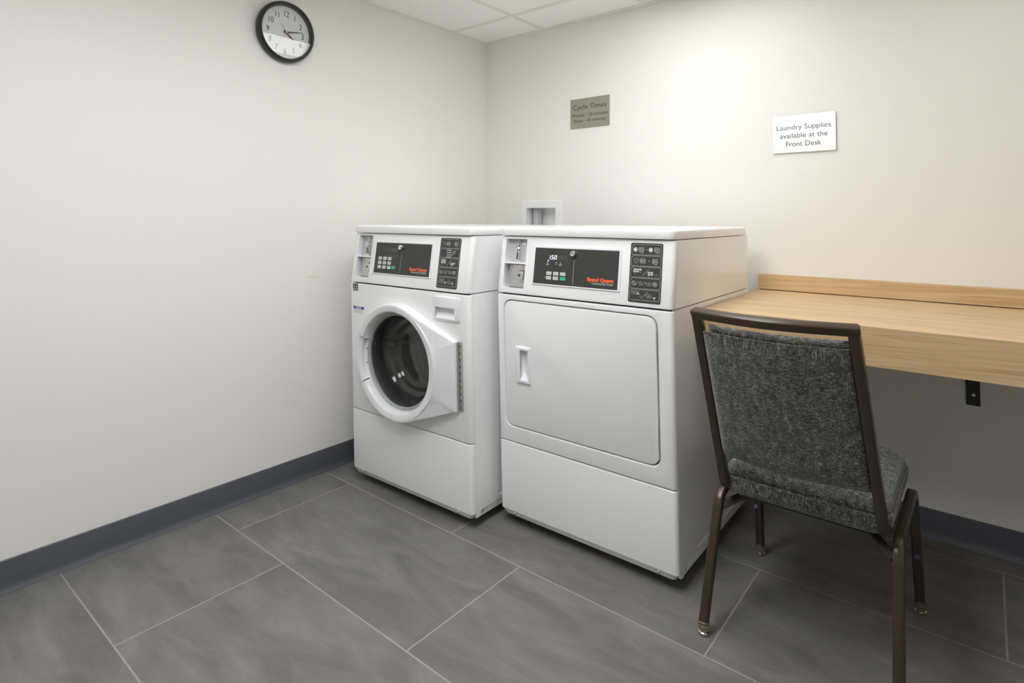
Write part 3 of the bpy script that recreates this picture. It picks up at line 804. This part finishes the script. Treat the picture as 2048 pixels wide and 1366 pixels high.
            if washer: keyrow(X(0.09), cy + 0.0075, 3, 3, lambda i, j: True); keyrow(X(0.60), cy - 0.003, 3, 2, lambda i, j: not (i == 2 and j == 1)); hand(X(0.64), cy - 0.0085); hand(X(0.12), cy - 0.0035)
            else: keyrow(X(0.09), cy + 0.0055, 3, 2, lambda i, j: not (i == 2 and j == 1), 0.0042); keyrow(X(0.58), cy - 0.0025, 2, 2, lambda i, j: True, 0.0042); keyrow(X(0.82), cy - 0.0090, 1, 1, lambda i, j: False, 0.0042); hand(X(0.12), cy - 0.001); hand(X(0.61), cy - 0.009)
            S([(X(0.41), cy - 0.010), (X(0.61), cy + 0.010)], False, 0.0009)
        elif k == 3:
            S(circ(X(0.12), cy, 0.0066, 14), True, 0.0011); S([(X(0.12) - 0.004, cy + 0.004), (X(0.12) + 0.004, cy - 0.004)], False, 0.0016)
            S([(X(0.33), cy - 0.006), (X(0.33), cy + 0.006), (X(0.37), cy + 0.004), (X(0.39), cy), (X(0.37), cy - 0.004), (X(0.33), cy - 0.006)], False, 0.0012)
            S(rr(X(0.54), cy - 0.004, X(0.66), cy + 0.003, 0.001, 1), True, 0.0011); S([(X(0.51), cy + 0.003), (X(0.69), cy + 0.003)], False, 0.0010)
            for q in (0.0065, 0.0042, 0.002): S(circ(X(0.84), cy, q, 12), True, 0.0008)
            for f in (0.24, 0.45, 0.73): S([(X(f) - 0.004, cy - 0.006), (X(f) + 0.004, cy + 0.006)], False, 0.0009)
        else:
            nx = 3
            keyrow(X(0.07), cy + 0.0065, nx, 3 if washer else 2, lambda i, j: (not washer) and i == 2 and j == 1, 0.0040)
            keyrow(X(0.57), cy - 0.002, 3 if washer else 2, 2, lambda i, j: washer and i == 2 and j == 1, 0.0040)
            if washer: keyrow(X(0.37), cy - 0.0045, 1, 1, lambda i, j: True, 0.0040)
            else: keyrow(X(0.80), cy - 0.0085, 1, 1, lambda i, j: True, 0.0040)
            hand(X(0.36), cy - 0.002); hand(X(0.82), cy - 0.0095)
            S([(X(0.40), cy - 0.011), (X(0.62), cy + 0.010)], False, 0.0009)
    finish('pictograms', pg, M['print'], dec)

    if washer:
        # --- round door, its flange running to the long hinge
        Rr = 0.2290
        hull_pts = [(Rr * math.cos(2 * PI * k / 180), Rr * math.sin(2 * PI * k / 180)) for k in range(180)] + [(0.3120, 0.1170), (0.3120, -0.1350)]
        P = sorted(hull_pts)
        def half(P):
            h = []
            for p in P:
                while len(h) > 1 and (h[-1][0] - h[-2][0]) * (p[1] - h[-2][1]) - (h[-1][1] - h[-2][1]) * (p[0] - h[-2][0]) <= 0: h.pop()
                h.append(p)
            return h[:-1]
        hull = half(P) + half(P[::-1])
        def rb(th):
            dx, dy = math.cos(th), math.sin(th); best = 9
            for p, q in zip(hull, hull[1:] + hull[:1]):
                nx, ny = q[1] - p[1], p[0] - q[0]; dn = nx * dx + ny * dy
                if dn > 1e-9: best = min(best, (nx * p[0] + ny * p[1]) / dn)
            return best
        angs = sorted(set([2 * PI * k / 168 for k in range(168)] + [math.atan2(0.1170, 0.3120), math.atan2(-0.1350, 0.3120) + 2 * PI]))
        Md = M_FR @ Matrix.Translation((ud, zd, 0))
        g0, g1 = math.radians(157), math.radians(208)
        bm = bmesh.new(); cols = []
        for th in angs:
            b = rb(th); f = min(1, max(0, (b - Rr) / 0.095)); he = 0.0435 + (0.021 - 0.0435) * f
            inner = [(0.189, 0.000), (0.190, 0.010), (0.1930, 0.0225), (0.1972, 0.0350), (0.2000, 0.0392), (0.2040, 0.0410)]
            if g0 - 0.005 < th < g1 + 0.005: inner = [(0.189, 0.0), (0.190, 0.008), (0.194, 0.0085), (0.199, 0.0090), (0.2010, 0.0095), (0.2025, 0.0110)]
            e1 = b - 0.0055 - 0.0055 * f; a1 = (min(0.2210 + 0.0075 * f, 0.2285), 0.0438)
            if g0 - 0.005 < th < g1 + 0.005: a1 = (0.2080, 0.018); inner[5] = (0.2045, 0.0120)
            pr = inner + [a1]
            if g0 - 0.005 < th < g1 + 0.005: he = 0.022
            pr.append((a1[0] + 0.0012 + 0.0025 * f, a1[1] - 0.0002 - 0.0030 * min(1, f * 4))); a1 = pr[-1]
            for q in (0.33, 0.66, 1.0): pr.append((a1[0] + (e1 - a1[0]) * q, a1[1] + (he - a1[1]) * q))
            pr += [(b - (b - e1) * 0.45, he - 0.0015), (b - (b - e1) * 0.12, he - 0.006), (b, he - 0.012), (b, 0.0002)]
            assert all(x[0] > 0 for x in pr)
            cols.append([bm.verts.new(Md @ Vector((r * math.cos(th), r * math.sin(th), o))) for r, o in pr])
        n = len(cols)
        for i in range(n):
            a, b = cols[i], cols[(i + 1) % n]
            for j in range(len(a)):
                jj = (j + 1) % len(a)
                bm.faces.new((a[j], b[j], b[jj], a[jj]))
        door = finish('door', bm, M['plastic'], t, angle=32)
        # grip: flat raised segment of the ring with the finger recess beside the glass
        bm = bmesh.new(); rings = []
        for k in range(25):
            th = g0 + (g1 - g0) * k / 24; q = min(k, 24 - k) / 24
            ri = 0.2005 + 0.005 * math.cos((k / 24 - 0.5) * PI) - (0.012 if k in (0, 24) else 0.0)
            pr = [(ri, 0.010), (ri, 0.0290), (ri + 0.0015, 0.0305), (0.2235, 0.0370), (0.2290, 0.0365), (0.2312, 0.0330), (0.2306, 0.002)]
            rings.append([bm.verts.new(Md @ Vector((r * math.cos(th), r * math.sin(th), o))) for r, o in pr])
        ring_faces(bm, rings); finish('door_handle', bm, M['plastic'], door, angle=30)
        for th in (math.radians(173), math.radians(190)):
            bm = bmesh.new(); lathe(bm, [(0.0032, 0), (0.0032, 0.0008), (0, 0.0008)], 10, Md @ Matrix.Translation((0.1965 * math.cos(th), 0.1965 * math.sin(th), 0.0092))); finish('screw_hole', bm, M['dark_print'], door)
        bm = bmesh.new()
        lathe(bm, [(0.1898, 0.001), (0.1898, 0.0095), (0.1875, 0.0125), (0.1852, 0.0095), (0.1845, 0.0075), (0.1825, 0.0090), (0.1800, 0.0070), (0.1792, 0.001)], 96, Md); finish('seal_ring', bm, M['seal'], door)
        bm = bmesh.new()
        bowl = [(0.1830, 0.004), (0.1795, 0.003), (0.1765, -0.006), (0.1735, -0.028), (0.1690, -0.050), (0.1640, -0.064), (0.1570, -0.072), (0.1500, -0.075), (0.1450, -0.0755),
                (0.1410, -0.079), (0.1380, -0.088), (0.1330, -0.096), (0.1250, -0.101), (0.1120, -0.103), (0.0900, -0.1035), (0.0500, -0.104), (0, -0.104)]
        lathe(bm, bowl, 96, Md)
        lathe(bm, [(max(0, r - (0.0035 if r > 0.06 else 0)), o - 0.004) for r, o in bowl], 96, Md)
        finish('door_glass', bm, M['door_glass'], door)
        bm = bmesh.new(); hz0, hz1 = 0.421, 0.670
        flat(bm, (0.6285, hz0, 0.6500, hz1), 0.001, 0.0002, 0.0030, M_FR)
        for k in range(20):
            za = hz0 + (hz1 - hz0) * k / 20
            lathe(bm, [(0.0036, 0.0), (0.0036, (hz1 - hz0) / 20 - 0.0012)], 10, M_FR @ Matrix.Translation((0.6320, za, 0.0055)) @ Matrix.Rotation(-PI / 2, 4, 'X'), True, True)
        finish('hinge', bm, M['hinge'], door)
        bm = bmesh.new()
        for k in range(10):
            za = hz0 + 0.013 + (hz1 - hz0 - 0.02) * k / 9.3
            flat(bm, (0.6385, za - 0.006, 0.6415, za + 0.004), 0.0006, 0.0028, 0.0034, M_FR)
        finish('hinge_slots', bm, M['black'], door)
        # --- drum behind the glass
        Mi = M_FR @ Matrix.Translation((ud, zd, 0))
        bm = bmesh.new()
        lathe(bm, [(0.1995, -0.019), (0.196, -0.022), (0.192, -0.040), (0.196, -0.060), (0.206, -0.075), (0.215, -0.078)], 64, Mi); finish('door_gasket', bm, M['rubber'], t)
        bm = bmesh.new()
        prof = [(0.205, -0.082), (0.228, -0.092), (0.236, -0.105)]
        for k in range(6): prof += [(0.236, -0.115 - k * 0.042), (0.233, -0.135 - k * 0.042), (0.236, -0.145 - k * 0.042)]
        prof += [(0.232, -0.375), (0.205, -0.385), (0.20, -0.378), (0.13, -0.378), (0.12, -0.388), (0, -0.388)]
        lathe(bm, prof, 72, Mi); dr = finish('drum', bm, M['drum'], t)
        for k in range(3):
            bm = bmesh.new(); an = math.radians(-62 + 120 * k)
            Mk = Mi @ Matrix.Rotation(an, 4, 'Z')
            rings = []
            for z, sc in ((-0.11, 0.3), (-0.13, 1.0), (-0.33, 1.0), (-0.36, 0.3)):
                rings.append([bm.verts.new(Mk @ Vector((0.238 - h * sc, yy * 0.028, z))) for yy, h in ((-1, 0), (-0.55, 0.030), (-0.2, 0.046), (0.2, 0.046), (0.55, 0.030), (1, 0))])
            ring_faces(bm, rings); finish('lifter', bm, M['drum'], dr)
        # --- detergent drawer front
        dw = (0.5090, 0.7400, 0.6425, 0.8285)
        bm = bmesh.new(); plate(bm, dw, 0.009, [(0.0002, 0), (0.0035, 0), (0.0056, 0.0008), (0.0066, 0.0026)], M_FR, 6)
        c = bmesh.new()
        plate(c, (0.5225, 0.7487, 0.6195, 0.7885), 0.0035, [(-0.02, 0), (0.02, 0)], M_FR, 4)
        dwo = finish('detergent_drawer', bm, M['plastic'], t, cutters=[c])
        bm = bmesh.new(); rings = []
        for cz_, zb in ((0.0062, 0.7487), (0.0050, 0.7490), (0.0000, 0.7535), (-0.0080, 0.7615), (-0.0150, 0.7715), (-0.0190, 0.7800)):
            rings.append([bm.verts.new(M_FR @ Vector((x, z, cz_))) for x, z in rr(0.5225, zb, 0.6195, 0.7885, 0.0035, 4)])
        ring_faces(bm, rings, False, True)
        finish('grip_pocket', bm, M['plastic'], dwo, angle=50)
        bm = bmesh.new(); flat(bm, (0.5225, 0.7850, 0.5330, 0.7885), 0.0004, 0.0045, 0.0064, M_FR); finish('grip_slot', bm, M['dark_print'], dwo)
        # --- energy label: black square with a white emblem over a line of small print
        bm = bmesh.new(); flat(bm, (0.0225, 0.8185, 0.0565, 0.8395), 0.0006, 0.0001, 0.0005, M_FR)
        for q in range(3): flat(bm, (0.0225, 0.8086 + q * 0.0031, 0.0565, 0.8105 + q * 0.0031), 0.0002, 0.0001, 0.0005, M_FR)
        el = finish('energy_label', bm, M['dark_print'], t)
        bm = bmesh.new()
        stroke(bm, [(0.0255 + 0.028 * k / 10, 0.8235 + 0.0105 * math.sin(PI * (0.15 + 0.8 * k / 10))) for k in range(11)], 0.0013, M_FR, 0.0008)
        stroke(bm, [(0.0265, 0.8225), (0.031, 0.8275), (0.034, 0.823), (0.038, 0.8265), (0.042, 0.8225), (0.045, 0.825)], 0.0012, M_FR, 0.0008)
        area(bm, [(0.0465 + (0.0040 if k % 2 == 0 else 0.0017) * math.sin(PI * k / 5), 0.8245 + (0.0040 if k % 2 == 0 else 0.0017) * math.cos(PI * k / 5)) for k in range(10)], M_FR, 0.0008)
        finish('emblem', bm, M['white_print'], el)
        # --- notice label
        bm = bmesh.new(); flat(bm, (0.0230, 0.7140, 0.0940, 0.7440), 0.0008, 0.0001, 0.0004, M_FR); nl = finish('notice_label', bm, M['enamel'], t)
        bm = bmesh.new(); flat(bm, (0.0235, 0.7330, 0.0935, 0.7438), 0.0006, 0.0004, 0.0006, M_FR); finish('label_banner', bm, M['blue_print'], nl)
        text('label_lettering', 'NOTICE', 0.0100, M['white_print'], nl, M_FR @ Matrix.Translation((0.0585, 0.7350, 0.0008)), 'CENTER', 0.0003, 1.0, ext=0.00005)
        bm = bmesh.new()
        for q, (xa, xb) in enumerate(((0.024, 0.084), (0.024, 0.088), (0.024, 0.080), (0.024, 0.090))): stroke(bm, [(xa, 0.7292 - q * 0.0038), (xb, 0.7292 - q * 0.0038)], 0.0008, M_FR, 0.0007)
        finish('small_print', bm, M['dim_print'], nl)
    else:
        # --- flush steel door
        gp = 0.0035
        dr_ = (DR[0] + gp, DR[1] + gp + 0.001, DR[2] - gp - 0.001, DR[3] - gp)
        bm = bmesh.new(); plate(bm, dr_, 0.030, [(-0.020, 0), (-0.0022, 0), (-0.0006, 0.0006), (0.0, 0.0022)], M_FR, 8)
        HD = (0.0875, 0.5285, 0.1520, 0.6590)
        c = bmesh.new(); plate(c, (HD[0] + 0.016, HD[1] + 0.010, HD[2] - 0.006, HD[3] - 0.009), 0.002, [(0.02, 0), (-0.03, 0)], M_FR)
        door = finish('door', bm, M['enamel'], t, cutters=[c], angle=30)
        bm = bmesh.new(); flat(bm, (DR[0] - 0.008, DR[1] - 0.008, DR[2] + 0.008, DR[3] + 0.008), 0.03, -0.030, -0.0245, M_FR, 8); finish('door_backing', bm, M['grey_plastic'], t)
        bm = bmesh.new(); plate(bm, HD, 0.004, [(-0.001, 0), (0.0045, 0.0006), (0.0065, 0.0022), (0.0072, 0.0045)], M_FR)
        pk = (0.1085, 0.5405, 0.1445, 0.6485)
        c = bmesh.new(); plate(c, pk, 0.0015, [(-0.03, 0), (0.03, 0)], M_FR)
        dh = finish('door_handle', bm, M['plastic'], door, cutters=[c], angle=40)
        bm = bmesh.new(); rings = []
        for cz_, dl, dh_, dz in ((0.0068, 0.0, 0.0, 0.0), (0.0040, 0.0, 0.003, 0.002), (-0.0020, 0.0, 0.0095, 0.006), (-0.0080, 0.0, 0.0170, 0.012), (-0.0130, 0.0, 0.0240, 0.019), (-0.0160, 0.0005, 0.0300, 0.026)):
            rings.append([bm.verts.new(M_FR @ Vector((x, z, cz_))) for x, z in rr(pk[0] + dl, pk[1] + dz, pk[2] - dh_, pk[3] - dl, 0.0014, 3)])
        ring_faces(bm, rings, False, True)
        finish('grip_pocket', bm, M['plastic'], door, angle=45)
        for za, zb in ((0.706, 0.769), (0.414, 0.477)):
            bm = bmesh.new()
            lathe(bm, [(0.0026, 0), (0.0026, zb - za)], 10, M_FR @ Matrix.Translation((DR[2] - 0.0022, za, -0.0018)) @ Matrix.Rotation(-PI / 2, 4, 'X'), True, True)
            flat(bm, (DR[2] - 0.004, za + 0.002, DR[2] + 0.0005, zb - 0.002), 0.0005, -0.010, -0.0012, M_FR)
            finish('hinge', bm, M['hinge'], door)
    return t

machine('washing_machine', 'white front-load washing machine with a round glass door, beside the dryer', 'washing machine', (0.162, -1.0187, 0), 0.0249, True)
machine('clothes_dryer', 'white dryer with a flat rectangular door and lit display, beside the desk', 'clothes dryer', (0.8748, -0.8807, 0), 0.0104, False)

# ------------------------------------------------------------------ laundry outlet box in the back wall
t = thing('laundry_outlet_box', 'white recessed plastic plumbing outlet box in the wall behind the washing machine', 'outlet box', (0.411, 0, 1.09))
bm = bmesh.new()
Mw = frame_matrix((-0.411, 0, -1.09), (1, 0, 0), (0, 0, 1))
plate(bm, (0.277, 0.965, 0.548, 1.2135), 0.004, [(-0.0005, 0), (0.004, 0.0005), (0.006, 0.003)], Mw)
c = bmesh.new(); flat(c, (0.312, 1.012, 0.509, 1.1735), 0.002, -0.05, 0.05, Mw)
finish('frame', bm, M['pvc'], t, cutters=[c])
bm = bmesh.new()
def bwall(a, b): box(bm, (a[0] - 0.411, a[1], a[2] - 1.09), (b[0] - 0.411, b[1], b[2] - 1.09))
bwall((0.303, 0.0, 1.003), (0.311, 0.095, 1.183)); bwall((0.510, 0.0, 1.003), (0.519, 0.095, 1.183))
bwall((0.303, 0.0, 1.003), (0.519, 0.095, 1.011)); bwall((0.303, 0.0, 1.1745), (0.519, 0.095, 1.183)); bwall((0.303, 0.087, 1.003), (0.519, 0.096, 1.183))
finish('recess', bm, M['pvc'], t)
bm = bmesh.new()
lathe(bm, [(0.024, 0), (0.024, 0.055), (0.029, 0.056), (0.029, 0.066), (0.024, 0.067), (0.024, 0.162)], 24, Matrix.Translation((0.345 - 0.411, 0.055, 1.011 - 1.09)), True, True)
finish('drain_pipe', bm, M['pipe'], t)

# ------------------------------------------------------------------ wall signs
def sign(name, label, x0, z0, x1, z1, th, m, lines):
    t = thing(name, label, 'sign', ((x0 + x1) / 2, 0, z0))
    cx = (x0 + x1) / 2
    bm = bmesh.new(); box(bm, (x0 - cx, -th, 0), (x1 - cx, -0.0002, z1 - z0), 0.0004, 1); finish('plate', bm, m, t)
    for s, size, zz, width in lines:
        Mt = frame_matrix((0, -th - 0.0003, zz - z0), (1, 0, 0), (0, 0, 1))
        o = text('lettering', s, size, M['dark_print'], t, Mt, 'CENTER', 0.0, 1.0, ext=0.0001)
        xs = [v.co.x for v in o.data.vertices]; k = width / (max(xs) - min(xs)); mid = (max(xs) + min(xs)) / 2
        for v in o.data.vertices: v.co.x = (v.co.x - mid) * k
sign('wall_sign', 'taupe metal plate listing washer and dryer minutes, above the dryer', 0.6035, 1.5855, 0.8360, 1.7395, 0.004, M['taupe'],
     [('Cycle Times', 0.0375, 1.6830, 0.198), ('Washer - 50 minutes', 0.0250, 1.6445, 0.214), ('Dryer - 45 minutes', 0.0250, 1.6155, 0.190)])
sign('wall_sign', 'bright silver plate about laundry supplies, on the wall above the desk', 1.6080, 1.3880, 1.8405, 1.5405, 0.008, M['silver'],
     [('Laundry Supplies', 0.0290, 1.4820, 0.200), ('available at the', 0.0290, 1.4480, 0.176), ('Front Desk', 0.0290, 1.4135, 0.130)])

# ------------------------------------------------------------------ wall clock
CR = 0.128
t = thing('wall_clock', 'round black rimmed clock hung high on the wall, lamp mirrored in its glass', 'clock', (0.0, -1.283, 1.898 - CR), (0, math.radians(1.65), 0))
Mc = frame_matrix((0.0015, 0, CR), (0, 1, 0), (0, 0, 1))       # (y, z, outward)
bm = bmesh.new()
lathe(bm, [(0.100, 0.0), (0.120, 0.0), (0.1265, 0.004), (0.1280, 0.012), (0.1270, 0.022), (0.1235, 0.030), (0.1180, 0.0335), (0.1140, 0.0325), (0.1115, 0.028), (0.1085, 0.0105), (0.100, 0.0095)], 96, Mc)
finish('rim', bm, M['clock_black'], t, angle=40)
bm = bmesh.new(); lathe(bm, [(0.1095, 0.004), (0.1095, 0.0110), (0, 0.0110)], 72, Mc); dial = finish('dial', bm, M['clock_face'], t)
Mf = Mc @ Matrix.Translation((0, 0, 0.0112))
for k in range(1, 13):
    an = math.radians(90 - 30 * k); r = 0.0785
    text('numeral', str(k), 0.0340, M['clock_ink'], dial, Mf @ Matrix.Translation((r * math.cos(an), r * math.sin(an) - 0.0122, 0)), 'CENTER', 0.0, 0.86, ext=0.0001, chars=0.95)
bm = bmesh.new()
for k in range(60):
    an = math.radians(6 * k); rr_ = 0.0012 if k % 5 else 0.0018
    area(bm, circ(0.0990 * math.cos(an), 0.0990 * math.sin(an), rr_ * 0.6, 6), Mf, 0.0002)
finish('minute_track', bm, M['clock_ink'], dial)
def hand(name, deg, L, tail, w0, w1, m, h):
    bm = bmesh.new(); a = math.radians(90 - deg)
    Mh = Mf @ Matrix.Rotation(a, 4, 'Z')
    prism(bm, [(-tail, -w0 * 0.4), (0, -w0 / 2), (L, -w1 / 2), (L, w1 / 2), (0, w0 / 2), (-tail, w0 * 0.4)], h, h + 0.0008, Mh)
    finish(name, bm, m, t)
hand('hour_hand', 126.5, 0.044, 0.010, 0.0065, 0.0040, M['clock_ink'], 0.003)
hand('minute_hand', 78.5, 0.080, 0.010, 0.0065, 0.0012, M['clock_ink'], 0.005)
hand('second_hand', 322, 0.038, 0.030, 0.0016, 0.0010, M['red'], 0.007)
bm = bmesh.new(); lathe(bm, [(0.0045, 0.002), (0.0045, 0.0085), (0.003, 0.0095), (0, 0.0095)], 18, Mf); finish('center_cap', bm, M['brass'], t)
bm = bmesh.new(); lathe(bm, [(0.1120, 0.0265), (0, 0.0265)], 72, Mc); lathe(bm, [(0.1112, 0.0250), (0, 0.0250)], 72, Mc); finish('glass', bm, M['clock_glass'], t)

# ------------------------------------------------------------------ wall hung desk
ZD, YF = 0.825, -0.700
dx0b, dx0f, dx1 = 1.5490, 1.5635, 3.245
t = thing('wall_desk', 'light oak laminate desk fixed to the wall, running beside the dryer', 'desk', (2.4, -0.36, 0))
def dbox(bm, pts, z0, z1):
    prism(bm, [(x - 2.4, y + 0.36) for x, y in pts], z0, z1)
bm = bmesh.new(); dbox(bm, [(dx0f, YF + 0.019), (dx1, YF + 0.019), (dx1, -0.001), (dx0b, -0.001)], ZD - 0.032, ZD); finish('desk_top', bm, M['wood'], t)
bm = bmesh.new(); dbox(bm, [(dx0f, YF), (dx1, YF), (dx1, YF + 0.0186), (dx0f, YF + 0.0186)], 0.7185, ZD + 0.0002); finish('front_apron', bm, M['wood'], t)
bm = bmesh.new(); box(bm, (1.5470 - 2.4, -0.0200 + 0.36, ZD + 0.0030), (dx1 - 2.4, -0.001 + 0.36, 0.8895), 0.0006, 1); finish('backsplash', bm, M['wood'], t)
for bx in (2.240, 3.05):
    bm = bmesh.new(); box(bm, (bx - 0.019 - 2.4, -0.0075 + 0.36, 0.4845), (bx + 0.019 - 2.4, -0.0003 + 0.36, ZD - 0.033), 0.001, 1)
    box(bm, (bx - 0.019 - 2.4, -0.48 + 0.36, ZD - 0.040), (bx + 0.019 - 2.4, -0.007 + 0.36, ZD - 0.033), 0.001, 1)
    bk = finish('bracket', bm, M['bracket'], t, label='black steel wall bracket')
    bm = bmesh.new(); lathe(bm, [(0.0055, 0), (0.0055, 0.0015), (0.003, 0.003), (0, 0.003)], 14, frame_matrix((bx + 0.001 - 2.4, -0.0075 + 0.36, 0.520), (1, 0, 0), (0, 0, 1))); finish('bolt', bm, M['hinge'], bk)

# ------------------------------------------------------------------ banquet chair
OX, OY = 1.8975, -0.74
t = thing('banquet_chair', 'grey tweed upholstered chair with a bronze brown metal frame, facing the desk', 'chair', (OX, OY, 0))
def L_(p): return Vector((p[0] - OX, p[1] - OY, p[2]))
LT = 0.0245
def u_frame(rf, rt, ft, ff, sgn):
    bm = bmesh.new()
    path = fillet([L_((rf[0], rf[1], 0.030)), L_(rt), L_(ft), L_((ff[0], ff[1], 0.030))], 0.055, 8)
    tube(bm, path, LT, LT, (1, 0, 0), 0.006)
    o = finish('leg_frame', bm, M['bronze'], t, angle=50)
    for f in (rf, ff):
        bm = bmesh.new(); lathe(bm, [(0.0148, 0.018), (0.0150, 0.035), (0.0135, 0.036)], 20, Matrix.Translation(L_((f[0], f[1], 0))), True, True); finish('glide_sleeve', bm, M['clear'], o)
        bm = bmesh.new(); lathe(bm, [(0.0125, 0.0), (0.0155, 0.003), (0.0155, 0.008), (0.0125, 0.0105), (0.0100, 0.0115), (0.0100, 0.0150), (0.0145, 0.016), (0.0150, 0.026), (0.012, 0.028)], 20, Matrix.Translation(L_((f[0], f[1], 0))), True, True)
        finish('glide', bm, M['glide'], o)
    bm = bmesh.new(); lathe(bm, [(0.0075, 0), (0.0075, 0.003), (0.005, 0.005), (0, 0.005)], 14, frame_matrix(L_((ff[0] - 0.001, ff[1] + (ft[1] - ff[1]) * 0.42 - LT / 2 + 0.0005, 0.170)), (1, 0, 0), (0, 0, 1)))
    finish('stacking_bumper', bm, M['violet'], o)
u_frame((1.6720, -0.977), (1.6935, -0.9050, 0.358), (1.6935, -0.5560, 0.362), (1.6790, -0.491), -1)
u_frame((2.1140, -0.977), (2.1110, -0.9050, 0.358), (2.1110, -0.5560, 0.362), (2.1180, -0.505), 1)
for sx, xa, xb in ((-1, 1.699, 1.800), (1, 2.103, 1.995)):
    bm = bmesh.new(); tube(bm, [L_((xa, -0.905, 0.322)), L_((xb, -0.800, 0.372))], 0.016, 0.020, (0, 0.6, -0.3), 0.004); finish('strut', bm, M['bronze'], t)

BL, BR = Vector((1.7180, -0.930, 0.392)), Vector((2.0870, -0.938, 0.392))      # stile centres at the seat
TL, TR = Vector((1.7130, -1.110, 0.880)), Vector((2.0610, -1.117, 0.880))      # and at the top rail
BOW = 0.038
def back_pt(f, z, off=0.0):
    """point on the bowed back: f across, z height, off towards the desk"""
    k = (z - 0.392) / (0.880 - 0.392)
    a = BL.lerp(TL, k); b = BR.lerp(TR, k); p = a.lerp(b, f)
    p.y -= BOW * math.sin(PI * f) - off
    return L_(p)
SW, SD = 0.0225, 0.026
bm = bmesh.new()
for B, Tt, s in ((BL, TL, 1), (BR, TR, -1)):
    path = fillet([L_(Tt + Vector((0, -0.0010, 0.0062))), L_(B), L_((B.x + s * 0.002, -0.790, 0.372))], 0.05, 8)
    tube(bm, path, SW, SD, (1, 0, 0), 0.004)
n = 20
tube(bm, [back_pt(-0.022 + 1.050 * k / n, 0.8805) for k in range(n + 1)], SD, SW - 0.001, Vector((0, 0.938, 0.346)), 0.004)
finish('back_frame', bm, M['bronze'], t, angle=50)
tilt = Vector((0, -(TL.y - BL.y), 0)).normalized()
def pad(name, f0, f1, z0, z1, o0, o1, r, nx=18, nz=14, bulge=0.0, edge_k=0.25):
    """upholstered pad following the bowed back between depth o0 and o1"""
    bm = bmesh.new(); g = []
    for side in (0, 1):
        lay = []
        for j in range(nz + 1):
            row = []
            for i in range(nx + 1):
                a, b = i / nx, j / nz
                ex = min(a, 1 - a) * (f1 - f0) * 0.35; ez = min(b, 1 - b) * (z1 - z0)
                e = min(ex, ez); q = 1 - max(0.0, 1 - e / r) ** 2 if e < r else 1.0
                mid = (o0 + o1) / 2; half = (o1 - o0) / 2 * (edge_k + (1 - edge_k) * math.sqrt(max(0, q)))
                o = mid - half if side == 0 else mid + half + bulge * math.sin(PI * a) * math.sin(PI * b)
                row.append(bm.verts.new(back_pt(f0 + (f1 - f0) * a, z0 + (z1 - z0) * b, o)))
            lay.append(row)
        g.append(lay)
    for lay in g:
        for j in range(nz):
            for i in range(nx): bm.faces.new((lay[j][i], lay[j][i + 1], lay[j + 1][i + 1], lay[j + 1][i]))
    A, B = g
    edge = lambda L: [L[0][i] for i in range(nx)] + [L[j][nx] for j in range(nz)] + [L[nz][i] for i in range(nx, 0, -1)] + [L[j][0] for j in range(nz, 0, -1)]
    ea, eb = edge(A), edge(B)
    for i in range(len(ea)):
        j = (i + 1) % len(ea); bm.faces.new((ea[i], ea[j], eb[j], eb[i]))
    return finish(name, bm, M['fabric'], t, angle=70)
pad('back_panel', 0.034, 0.966, 0.492, 0.8350, -0.014, 0.010, 0.012)
pad('back_cushion', 0.040, 0.960, 0.500, 0.8490, 0.0120, 0.056, 0.030, nz=30, bulge=0.012, edge_k=0.06)

# seat cushion: rounded plan, crowned top, welt line around the edge
bm = bmesh.new()
def seat_ring(z, ins):
    pts = []
    x0, x1, y0, y1 = 1.7060 + ins, 2.0990 - ins, -0.930 + ins, -0.478 - ins
    rb_, rf_ = max(0.045 - ins * 0.3, 0.01), max(0.085 - ins * 0.3, 0.02)
    for cx, cy, r, a0 in ((x1 - rb_, y0 + rb_, rb_, -90), (x1 - rf_, y1 - rf_, rf_, 0), (x0 + rf_, y1 - rf_, rf_, 90), (x0 + rb_, y0 + rb_, rb_, 180)):
        for k in range(9):
            a = math.radians(a0 + 90 * k / 8); pts.append(L_((cx + r * math.cos(a), cy + r * math.sin(a), z)))
    return [bm.verts.new(p) for p in pts]
lv = [(0.374, 0.030), (0.372, 0.012), (0.378, 0.003), (0.392, -0.002), (0.412, -0.003), (0.4195, -0.001), (0.4215, 0.0035), (0.4240, 0.0010), (0.436, 0.006), (0.449, 0.018), (0.458, 0.040), (0.464, 0.080), (0.468, 0.140)]
rings = [seat_ring(z, i) for z, i in lv]
ring_faces(bm, rings)
finish('seat_cushion', bm, M['fabric'], t, angle=75)
bm = bmesh.new(); box(bm, (1.745 - OX, -0.905 - OY, 0.360), (2.060 - OX, -0.520 - OY, 0.376), 0.003); finish('seat_board', bm, M['bracket'], t)
